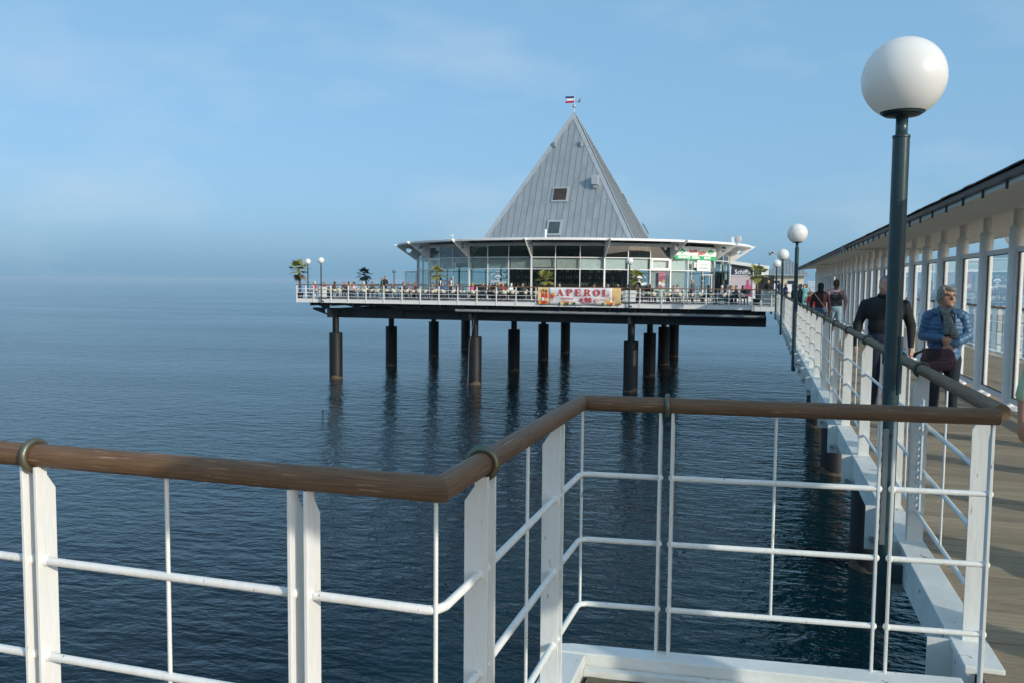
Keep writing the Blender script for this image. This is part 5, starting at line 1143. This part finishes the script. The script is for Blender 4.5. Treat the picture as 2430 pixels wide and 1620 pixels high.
for i, (px_, Y, tp_, hr_, lb) in enumerate(SEATED):
    p = atY(px_, 700, Y); me = SITS[3] if 'balding' in lb else SITS[i % 3]; rz = rf.choice((R(70), R(-70), R(95), R(-100), R(20), R(150)))
    if px_ in (1121, 748, 931): rz = R(-80)
    if px_ in (1213, 865): rz = R(-110)
    person(me, tp_, 'jeans' if 'jeans' in lb else rf.choice(('black', 'navy', 'dgrey', 'jeans')), hr_, (p.x, Y, DZ), rz, lb, skin=rf.choice(('skin', 'skin2')), group='guests seated on the terrace')
    occupied.append((p.x, Y))
    chair(p.x, Y, rz, ('cream chair under the '+' '.join(lb.replace(',', '').split()[:11]), 'occupied cream bistro chairs'))
for x in TBX:
    for Y in (59.5, 62.0):
        xx = x+rf.uniform(-.25, .25)+(1.0 if Y > 60 else 0); tabs.append((Y, xx, table(xx, Y+rf.uniform(-.15, .15), rf.uniform(-.2, .2))))
        for dx, rz in ((-0.68, R(90)), (0.68, R(-90)), (0.05, R(0)), (0.0, R(180))):
            cx1 = xx+dx; cy1 = Y+(0.68 if rz == 0 else -0.68 if rz > 2 else 0)
            if cy1 < 58.5: continue
            if min((abs(cx1-a)+abs(cy1-b) for a, b in occupied), default=9) > 0.75 and rf.random() < 0.78: empties.append((Y, cx1, chair(cx1, cy1, rz+rf.uniform(-.3, .3), ('', 'empty cream bistro chairs'))))

def nth(n): return '%d%s' % (n, 'th' if 10 < n % 100 < 14 else {1: 'st', 2: 'nd', 3: 'rd'}.get(n % 10, 'th'))
for lst, what in ((empties, 'empty cream bistro chair, %s from the left among empty chairs of the %s table row'), (tabs, 'small grey cafe table, %s from the left in the %s row of the terrace')):
    for Y, row in ((59.5, 'railing-side'), (62.0, 'window-side')):
        for n_i, (_, _, o_) in enumerate(sorted((q for q in lst if q[0] == Y), key=lambda q: q[1])): o_['label'] = what % (nth(n_i+1), row)
# ------------------------------------------------------------------ people standing on the terrace
def pt(px_, Y): return atY(px_, 690, Y).x
person(STANDS['coat'], 'green', 'dgrey', 'hair_grey', (pt(906, 66), 66, DZ), R(-60), 'person in dark green coat hugging a companion at the left of the terrace')
person(STANDS['fold'], 'black', 'black', 'hair_dark', (pt(913, 66.1), 66.15, DZ), R(50), 'tall person in black standing close to a companion in dark green', sc_=1.06)
for px_, Y, lb, hr_, rz in ((1045, 62.7, 'waiter with reddish hair in black vest and white shirt beside the palm', 'hair_red', R(-70)), (1070, 63.4, 'dark-haired waiter in black vest and white shirt, right of the other', 'hair_dark', R(-70))):
    w_ = person(STANDS['plain'], 'white', 'black', hr_, (pt(px_, Y), Y, DZ), rz, lb)
    v_ = MB(); v_.lathe([(0.165, 0.98), (0.178, 1.12), (0.20, 1.30), (0.15, 1.42), (0.10, 1.44)], 16); o = v_.build('vest', CL['black'], w_); o.scale = (0.98, 0.74, 1)
person(STANDS['coat'], 'dgrey', 'black', 'hair_blond', (pt(1643, 62.0), 62.0, DZ), R(80), 'blond person in dark grey coat walking past the restaurant door')
person(STANDS['plain'], 'black', 'navy', 'hair_blond', (pt(1823, 62.6), 62.6, DZ), R(170), 'blond person in black vest standing at the dark board')
person(STANDS['bald'], 'navy', 'navy', 'hair_grey', (*atZ(1863, 735, 0).xy, -0.02), R(75), 'bald person in dark navy suit standing by the far lamp posts', sc_=1.06)
person(STANDS['plain'], 'navy', 'jeans', 'hair_brown', (pt(1850, 64), 64, DZ), R(20), 'small figure in navy behind the person in the navy suit')
def at0(px_, Y): return (atY(px_, 700, Y).x, Y, -0.02)
person(STANDS['coat'], 'black', 'black', 'hair_grey', at0(1884, 39), R(100), 'grey-haired person in black jacket left of the second lamp post')
person(STANDS['fold'], 'black', 'black', 'hair_grey', at0(1898, 40), R(-100), 'person in black with folded hands right of the second lamp post')
person(STANDS['coat'], 'teal', 'jeans_light', 'hair_dark', at0(1908, 50), R(-20), 'person in turquoise coat in the group at the pier end')
person(STANDS['plain'], 'white', 'grey', 'hair_grey', at0(1914, 54), R(160), 'person in white jacket at the back of the pier end group')
po = person(SITS[0], 'grey', 'dgrey', 'hair_red', at0(1921, 47), R(10), 'person with orange scarf sitting at the pier end')
person(SITS[1], 'red', 'dgrey', 'hair_dark', at0(1930, 45), R(-30), 'person in red and black sitting behind the barrier post')
t = thing('folding_stool', 'dark folding seat under the person with the orange scarf', 'stool', at0(1921, 47)); MB().box((0, 0, 0.46), (0.4, 0.4, 0.04)).build('seat', M['chair_dark'], t)
for sx in (-1, 1): MB().tube((sx*0.18, -0.18, 0.44), (sx*0.18, 0.2, 0), 0.015, n=5).tube((sx*0.17, 0.18, 0.44), (sx*0.17, -0.2, 0), 0.015, n=5).build('leg_pair', M['chair_dark'], t)
t2 = thing('folding_stool', 'dark folding seat under the person in red and black', 'stool', at0(1930, 45)); MB().box((0, 0, 0.46), (0.4, 0.4, 0.04)).build('seat', M['chair_dark'], t2)
for sx in (-1, 1): MB().tube((sx*0.18, -0.18, 0.44), (sx*0.18, 0.2, 0), 0.015, n=5).tube((sx*0.17, 0.18, 0.44), (sx*0.17, -0.2, 0), 0.015, n=5).build('leg_pair', M['chair_dark'], t2)
MB().torus((0, -0.05, 1.09), 0.075, 0.04, (0, 0.2, 1), 16, 6).build('scarf', CL['orange'], po)

# ================================================================== PEOPLE ON THE WALKWAY
def one_body(label, prims, mats, loc, rz, voxel, smooth=4, quilt=None, shape=None, labels=None, group=None):
    me = body_mesh('body', prims, labels or LB, voxel, smooth, quilt, shape)
    for m_ in mats: me.materials.append(m_)
    o = bpy.data.objects.new('person', me); col.objects.link(o); o.location = loc; o.rotation_euler = (0, 0, rz); tag(o, label, 'person', group); return o
C = CL
# couple walking away
cm = one_body('person in dark quilted vest and light jeans walking away down the pier', stand_prims(1.84, stride=0.12, wide=1.08), [cloth('sleeve', (0.36, 0.24, 0.27)), C['jeans_light'], C['skin'], C['hair_brown'], C['grey']], (2.06, 26.2, -0.02), R(185), 0.018)
vest = body_mesh('vest', [('e', (0, 0, 1.15), (0.185, 0.145, 0.20), 'v'), ('e', (0, 0.005, 1.36), (0.208, 0.152, 0.20), 'v'), ('c', (-0.15, 0.01, 1.49), (0.15, 0.01, 1.49), 0.072, 0.072, 'v'), ('c', (0, 0.01, 1.52), (0, 0.02, 1.57), 0.082, 0.078, 'v')], ['v'], 0.016, 3, ('v', 0.075, 0.012))
obj('vest', vest, cloth('vest', (0.030, 0.036, 0.052)), cm)
cw_ = one_body('dark-haired person in maroon jumper with shoulder bag strap walking away', stand_prims(1.74, stride=-0.12, hairlen=0.12), [cloth('plum', (0.045, 0.011, 0.016)), C['jeans'], C['skin'], C['hair_dark'], C['white']], (1.60, 25.6, -0.02), R(175), 0.018)
MB().path([(0.16, 0.10, 1.43), (0.02, 0.17, 1.25), (-0.12, 0.17, 1.05), (-0.20, 0.12, 0.92)], 0.013, 6).build('bag_strap', C['beige'], cw_)
hb_ = MB().box((0, 0, 0), (0.12, 0.26, 0.2)).build('shoulder_bag', C['dgrey'], None, (1.60+0.27, 25.55, 0.82), bevel=0.03); tag(hb_, 'small dark shoulder bag at the hip of the person in maroon', 'bag')
# man in black behind the near lamp post
mp_ = stand_prims(1.80, stride=0.10, wide=1.22, turn=R(-25))
man = one_body('person in black jacket and navy trousers half hidden by the near lamp post', mp_, [C['black'], C['navy'], C['skin'], C['hair_grey'], C['black']], (1.50, 11.6, -0.02), R(-8), 0.0125, 5)
MB().torus((0, 0.005, 1.555), 0.075, 0.022, (0, -0.15, 1), 20, 8).build('collar', C['black'], man)
# woman in blue
LW = ['jacket', 'shirt', 'trousers', 'skin', 'hair', 'shoe']
def hand(P, wrist, d, lat, nrm, ls=(0.066, 0.078, 0.073, 0.058), curl=0.35, s=1.0):
    d, lat, nrm = Vector(d).normalized(), Vector(lat).normalized(), Vector(nrm).normalized(); w_ = Vector(wrist)
    P += [('c', tuple(w_), tuple(w_+d*0.05*s), 0.026*s, 0.026*s, 'skin'), ('c', tuple(w_+d*0.05*s-lat*0.022*s), tuple(w_+d*0.05*s+lat*0.022*s), 0.018*s, 0.018*s, 'skin'), ('c', tuple(w_+d*0.078*s-lat*0.026*s), tuple(w_+d*0.078*s+lat*0.026*s), 0.014*s, 0.014*s, 'skin')]
    for j, ln in enumerate(ls):
        b = w_+d*0.085*s+lat*(0.032-0.0215*j)*s; m_ = b+(d*math.cos(curl*0.6)+nrm*math.sin(curl*0.6))*ln*0.55*s; e = m_+(d*math.cos(curl*1.8)+nrm*math.sin(curl*1.8))*ln*0.5*s
        P += [('c', tuple(b), tuple(m_), 0.0098*s, 0.0088*s, 'skin'), ('c', tuple(m_), tuple(e), 0.0088*s, 0.0072*s, 'skin')]
    t0_ = w_+d*0.025*s+lat*0.022*s; t1_ = t0_+(d*0.6+lat*0.75+nrm*0.2).normalized()*0.042*s; t2_ = t1_+(d*0.95+lat*0.1+nrm*0.25).normalized()*0.034*s
    P += [('c', tuple(t0_), tuple(t1_), 0.0125*s, 0.0105*s, 'skin'), ('c', tuple(t1_), tuple(t2_), 0.0105*s, 0.0085*s, 'skin')]
P = [('e', (0, 0.01, 1.24), (0.185, 0.140, 0.17), 'jacket'), ('e', (0, 0.01, 1.09), (0.185, 0.145, 0.17), 'jacket'), ('c', (0, 0.01, 1.02), (0, 0.015, 0.945), 0.158, 0.170, 'jacket'), ('c', (-0.145, 0.01, 1.375), (0.145, 0.01, 1.375), 0.066, 0.066, 'jacket'), ('c', (0, 0.03, 1.37), (0, 0.03, 1.455), 0.088, 0.080, 'jacket')]
for (a_, b_, c_) in (((-0.175, 0.01, 1.365), (-0.222, 0.03, 1.14), (-0.045, -0.185, 1.13)), ((0.175, 0.01, 1.365), (0.228, 0.03, 1.15), (0.085, -0.185, 1.075))):
    P += [('c', a_, b_, 0.066, 0.060, 'jacket'), ('c', b_, c_, 0.058, 0.046, 'jacket')]
hand(P, (-0.035, -0.19, 1.125), (0.82, -0.25, -0.52), (0.45, 0, 0.85), (0.2, 0.6, -0.7), curl=0.5)
hand(P, (0.075, -0.195, 1.07), (-0.55, -0.30, -0.75), (-0.75, 0, 0.5), (0.2, 0.6, -0.4), curl=0.25)
for s in (-1, 1):
    P += [('c', (s*0.085, 0.01, 0.90), (s*0.092, -0.02+s*0.04, 0.48), 0.10, 0.072, 'trousers'), ('c', (s*0.092, -0.02+s*0.04, 0.48), (s*0.095, 0.02+s*0.05, 0.08), 0.070, 0.062, 'trousers'), ('e', (s*0.10, -0.04+s*0.05, 0.045), (0.045, 0.12, 0.042), 'shoe')]
P += [('e', (0, 0.01, 0.92), (0.17, 0.13, 0.12), 'trousers')]
HT = R(38)
P += head_prims((0.0, -0.012, 1.577), 0.0, turn=HT)
ct, st = math.cos(HT), math.sin(HT)
def hq(x, y, z): return (x*ct-y*st, -0.012+x*st+y*ct, 1.577+z)
P += [('e', hq(0.0, -0.045, -0.03), (0.066, 0.05, 0.06), 'skin'), ('c', hq(-0.05, -0.078, 0.03), hq(0.05, -0.078, 0.03), 0.012, 0.012, 'skin'), ('c', hq(0, -0.08, -0.098), hq(0, -0.07, -0.10), 0.022, 0.022, 'skin'), ('c', hq(-0.018, -0.090, -0.058), hq(0.018, -0.090, -0.058), 0.008, 0.008, 'skin'), ('e', hq(-0.055, 0.0, 0.03), (0.035, 0.075, 0.075), 'hair'), ('e', hq(0.055, 0.0, 0.03), (0.035, 0.075, 0.075), 'hair'), ('e', hq(0.0, -0.055, 0.078), (0.062, 0.042, 0.03), 'hair')]
def openfront(Cc, li, labels):
    x, y, z = Cc[:, 0], Cc[:, 1], Cc[:, 2]; half = 0.036+0.055*np.clip((z-1.0)/0.3, 0, 1)
    li = li.copy(); m_ = (li == 0) & (y < -0.075) & (np.abs(x-0.035) < half) & (z > 0.88) & (z < 1.42); li[m_] = 1; return li
jk = pm('cloth_jacket', (0.05, 0.125, 0.25), 0.40, c2=(0.085, 0.19, 0.34), vs=14, bump=0.5, bs=26)
st_ = pm('cloth_shirt', (0.012, 0.012, 0.016), 0.85); tr_ = pm('cloth_trousers', (0.012, 0.020, 0.035), 0.85, var=0.2, bump=0.3)
WL = Vector((2.32, 12.2, -0.02))
KZ, KO = 1.2, -0.348          # short, stout figure: long jacket, short legs
def wmap(q): return (q[0]*1.16, q[1]*1.14, q[2]*KZ+KO if q[2] >= 0.88 else q[2]*0.80)
P = [('c', wmap(p[1]), wmap(p[2]), p[3]*1.17, p[4]*1.17, p[5]) if p[0] == 'c' else ('e', wmap(p[1]), (p[2][0]*1.16, p[2][1]*1.14, p[2][2]*(KZ if p[1][2] > 0.88 else 1)), p[3]) for p in P]
P = [p for p in P if p[-1] != 'trousers' or p[0] == 'c' or True]
wo = one_body('person in blue quilted jacket with grey scarf holding a purple bag', P, [jk, st_, tr_, C['skin'], pm('cloth_hair_w', (0.17, 0.155, 0.14), 0.7, c2=(0.34, 0.32, 0.29), vs=30, bump=0.6, bs=50), C['black']], WL, R(-10.8), 0.0085, 3, ('jacket', 0.058, 0.010), openfront, LW)
eye = pm('eye_dark', (0.05, 0.035, 0.03), 0.3); lip = pm('lip', (0.34, 0.13, 0.11), 0.5)
for s in (-1, 1):
    MB().sphere(hq(s*0.031, -0.083, 0.010), 0.0105, 10, 8, sc3=(1.2, 0.6, 0.65)).build('eye', eye, wo)
    MB().torus(hq(s*0.033, -0.101, 0.006), 0.024, 0.0016, (-st*1.0, -ct, 0) if False else (st, -ct, 0), 20, 5).build('glasses', C['dgrey'], wo)
    MB().tube(hq(s*0.057, -0.098, 0.010), hq(s*0.080, -0.0, 0.008), 0.0016, n=5).build('glasses_arm', C['dgrey'], wo)
    MB().path([hq(s*0.014, -0.092, 0.030), hq(s*0.034, -0.090, 0.036), hq(s*0.052, -0.075, 0.030)], 0.003, 5).build('eyebrow', C['hair_grey'], wo)
MB().tube(hq(-0.010, -0.104, 0.010), hq(0.010, -0.104, 0.010), 0.0016, n=5).build('glasses_bridge', C['dgrey'], wo)
MB().path([hq(-0.026, -0.086, -0.060), hq(0, -0.099, -0.057), hq(0.026, -0.086, -0.060)], 0.0045, 6).build('mouth', lip, wo)
sf = pm('cloth_scarf', (0.10, 0.125, 0.12), 0.95, c2=(0.33, 0.37, 0.35), vs=55, bump=0.9, bs=60)
scm = body_mesh('scarf', [('c', (-0.075, -0.045, 1.42), (0.0, -0.115, 1.385), 0.036, 0.04, 's'), ('c', (0.0, -0.115, 1.385), (0.085, -0.045, 1.43), 0.04, 0.036, 's'), ('c', (0.085, -0.045, 1.43), (0.05, 0.07, 1.46), 0.036, 0.034, 's'), ('c', (0.05, 0.07, 1.46), (-0.06, 0.06, 1.45), 0.034, 0.034, 's'), ('c', (-0.06, 0.06, 1.45), (-0.075, -0.045, 1.42), 0.034, 0.036, 's'),
                          ('c', (0.01, -0.12, 1.38), (0.055, -0.165, 1.27), 0.036, 0.038, 's'), ('c', (0.055, -0.165, 1.27), (0.10, -0.175, 1.165), 0.038, 0.042, 's'), ('c', (0.0, -0.13, 1.37), (0.02, -0.155, 1.19), 0.03, 0.034, 's')], ['s'], 0.008, 3)
obj('scarf', scm, sf, wo)
# collar flaps and zip edges of the jacket
for s in (-1, 1):
    MB().path([(s*0.085, -0.03, 1.455), (s*0.085+0.01, -0.115, 1.40), (s*0.060+0.035, -0.150, 1.25), (s*0.035+0.035, -0.158, 1.08), (s*0.03+0.03, -0.165, 0.93)], [0.012, 0.014, 0.011, 0.010, 0.009], 6).build('jacket_edge', jk, wo)
    MB().prism([(0, 0), (s*0.085, -0.01), (s*0.10, -0.055), (s*0.02, -0.075)], (s*0.055, -0.108, 1.455), (1, 0, 0), (0, 0.35, 0.94), 0.016).build('collar_flap', jk, wo, bevel=0.005)
for ch_ in wo.children: ch_.scale = (1.16, 1.14, KZ); ch_.location = (0, 0, KO)
# bag hangs in front, a thing of its own
bagm = pm('bag_purple', (0.055, 0.024, 0.042), 0.7, c2=(0.105, 0.05, 0.08), vs=9, bump=0.5, bs=18); bagd = pm('bag_dark', (0.025, 0.018, 0.028), 0.75)
bg_ = thing('handbag', 'purple cloth handbag held in front of the person in blue', 'bag', WL+Matrix.Rotation(R(-10.8), 3, 'Z') @ Vector((-0.064, -0.30, 0.615)), R(-10.8)); bg_.scale = (1.15, 1.1, 1.18)
bme = body_mesh('bag', [('c', (-0.13, 0, 0.045), (0.13, 0, 0.045), 0.055, 0.055, 'b'), ('c', (-0.125, 0, 0.10), (0.125, 0, 0.10), 0.06, 0.06, 'b'), ('c', (-0.12, 0, 0.16), (0.12, 0, 0.16), 0.05, 0.05, 'b'), ('c', (-0.11, 0, 0.20), (0.11, 0, 0.20), 0.035, 0.035, 'b')], ['b'], 0.012, 4)
obj('bag_body', bme, bagm, bg_)
MB().prism([(-0.165, 0.225), (0.03, 0.235), (0.015, 0.12), (-0.06, 0.085), (-0.16, 0.11)], (0, -0.062, 0), (1, 0, 0), (0, 0, 1), 0.012).build('flap', bagd, bg_, bevel=0.004)
MB().path([(-0.178, -0.03, 0.075), (-0.08, -0.060, 0.07), (0.05, -0.062, 0.085), (0.14, -0.05, 0.088), (0.178, -0.01, 0.06)], 0.0035, 5).build('piping', C['grey'], bg_)
MB().path([(-0.15, 0.0, 0.20), (-0.23, 0.02, 0.16), (-0.25, 0.02, 0.12)], [0.012, 0.016, 0.02], 6).build('tassel', C['black'], bg_)
# person at the right edge of the picture, only arm and hand in view
Pg = [p for p in stand_prims(1.68, wide=0.98)]
LG = LB
Pg = [p for p in Pg if not (p[-1] in ('top', 'skin') and p[0] == 'c' and min(p[1][0], p[2][0]) < -0.15)]
Pg = [p for p in Pg if not (p[-1] == 'skin' and p[1][0] < -0.15 and p[1][2] < 1.2)]
Pg += [('c', (-0.185, 0.01, 1.36), (-0.245, 0.02, 1.12), 0.056, 0.05, 'top'), ('c', (-0.245, 0.02, 1.12), (-0.262, -0.01, 1.055), 0.052, 0.05, 'top'), ('c', (-0.262, -0.01, 1.05), (-0.268, -0.05, 0.925), 0.037, 0.028, 'skin')]
hand(Pg, (-0.268, -0.05, 0.92), (0.02, -0.18, -1), (0.45, -0.85, 0.15), (0.9, 0.3, 0), curl=0.45, s=1.02)
pg = one_body('person in pale green sleeve whose hanging arm enters at the right edge', Pg, [C['palegreen'], C['navy'], C['skin2'], C['hair_grey'], C['black']], (1.74, 5.46, -0.02), R(-12), 0.008, 3)

# ================================================================== BIRDS
def gull(label, loc, rz, span, flying=True):
    t = thing('gull', label, 'gull', loc, rz)
    b = MB(); b.sphere((0, 0, 0), 0.5, 12, 8, sc3=(0.20, 0.85, 0.20)); b.sphere((0, -0.40, 0.06), 0.10, 10, 8); b.build('body', M['gull_white'], t).scale = (span*0.28,)*3
    if flying:
        for s in (-1, 1):
            w_ = MB().add([(0, -0.12, 0.02), (0, 0.12, 0.02), (s*0.30, 0.06, 0.16), (s*0.30, -0.16, 0.17), (s*0.62, 0.10, -0.06), (s*0.58, -0.02, -0.04)], [(0, 1, 2, 3), (3, 2, 4, 5)], 0).build('wing', M['gull_grey'], t); w_.scale = (span,)*3
            m_ = w_.modifiers.new('s', 'SOLIDIFY'); m_.thickness = 0.015
    return t
gull('small gull flying beside the far globe lamps', atY(1833, 604, 45), R(-70), 0.75)
g2 = gull('small white gull floating between the piles and the bay handrail', atZ(1277, 980, SEA+0.05), R(60), 0.7, False)
cb_ = thing('cormorant', 'small black bird swimming left of the nearest pile', 'bird', atZ(766, 974, SEA+0.02), R(40))
MB().sphere((0, 0, 0.02), 0.22, 12, 8, sc3=(0.4, 1.0, 0.35)).build('body', M['black'], cb_); MB().path([(0, -0.18, 0.05), (0, -0.24, 0.20), (0, -0.26, 0.30), (0, -0.34, 0.32)], [0.04, 0.03, 0.03, 0.015], 6).build('neck', M['black'], cb_)
cb_.scale = (0.5, 0.5, 0.42)

# ================================================================== HAZE over the sea
hz_ = MB().bx(-20400, 20400, -20400, 20400, SEA-1.0, 21.0).build('haze', bpy.data.materials.new('haze'), kind='stuff')
tag(hz_, 'pale blue haze lying over the sea towards the horizon', 'haze')
hm = hz_.data.materials[0]; hm.use_nodes = True; hm.node_tree.nodes.clear()
pv = hm.node_tree.nodes.new('ShaderNodeVolumePrincipled'); ho = hm.node_tree.nodes.new('ShaderNodeOutputMaterial')
pv.inputs['Color'].default_value = (0.52, 0.70, 0.86, 1); pv.inputs['Density'].default_value = 0.00011; pv.inputs['Anisotropy'].default_value = 0.0
hm.node_tree.links.new(pv.outputs['Volume'], ho.inputs['Volume'])
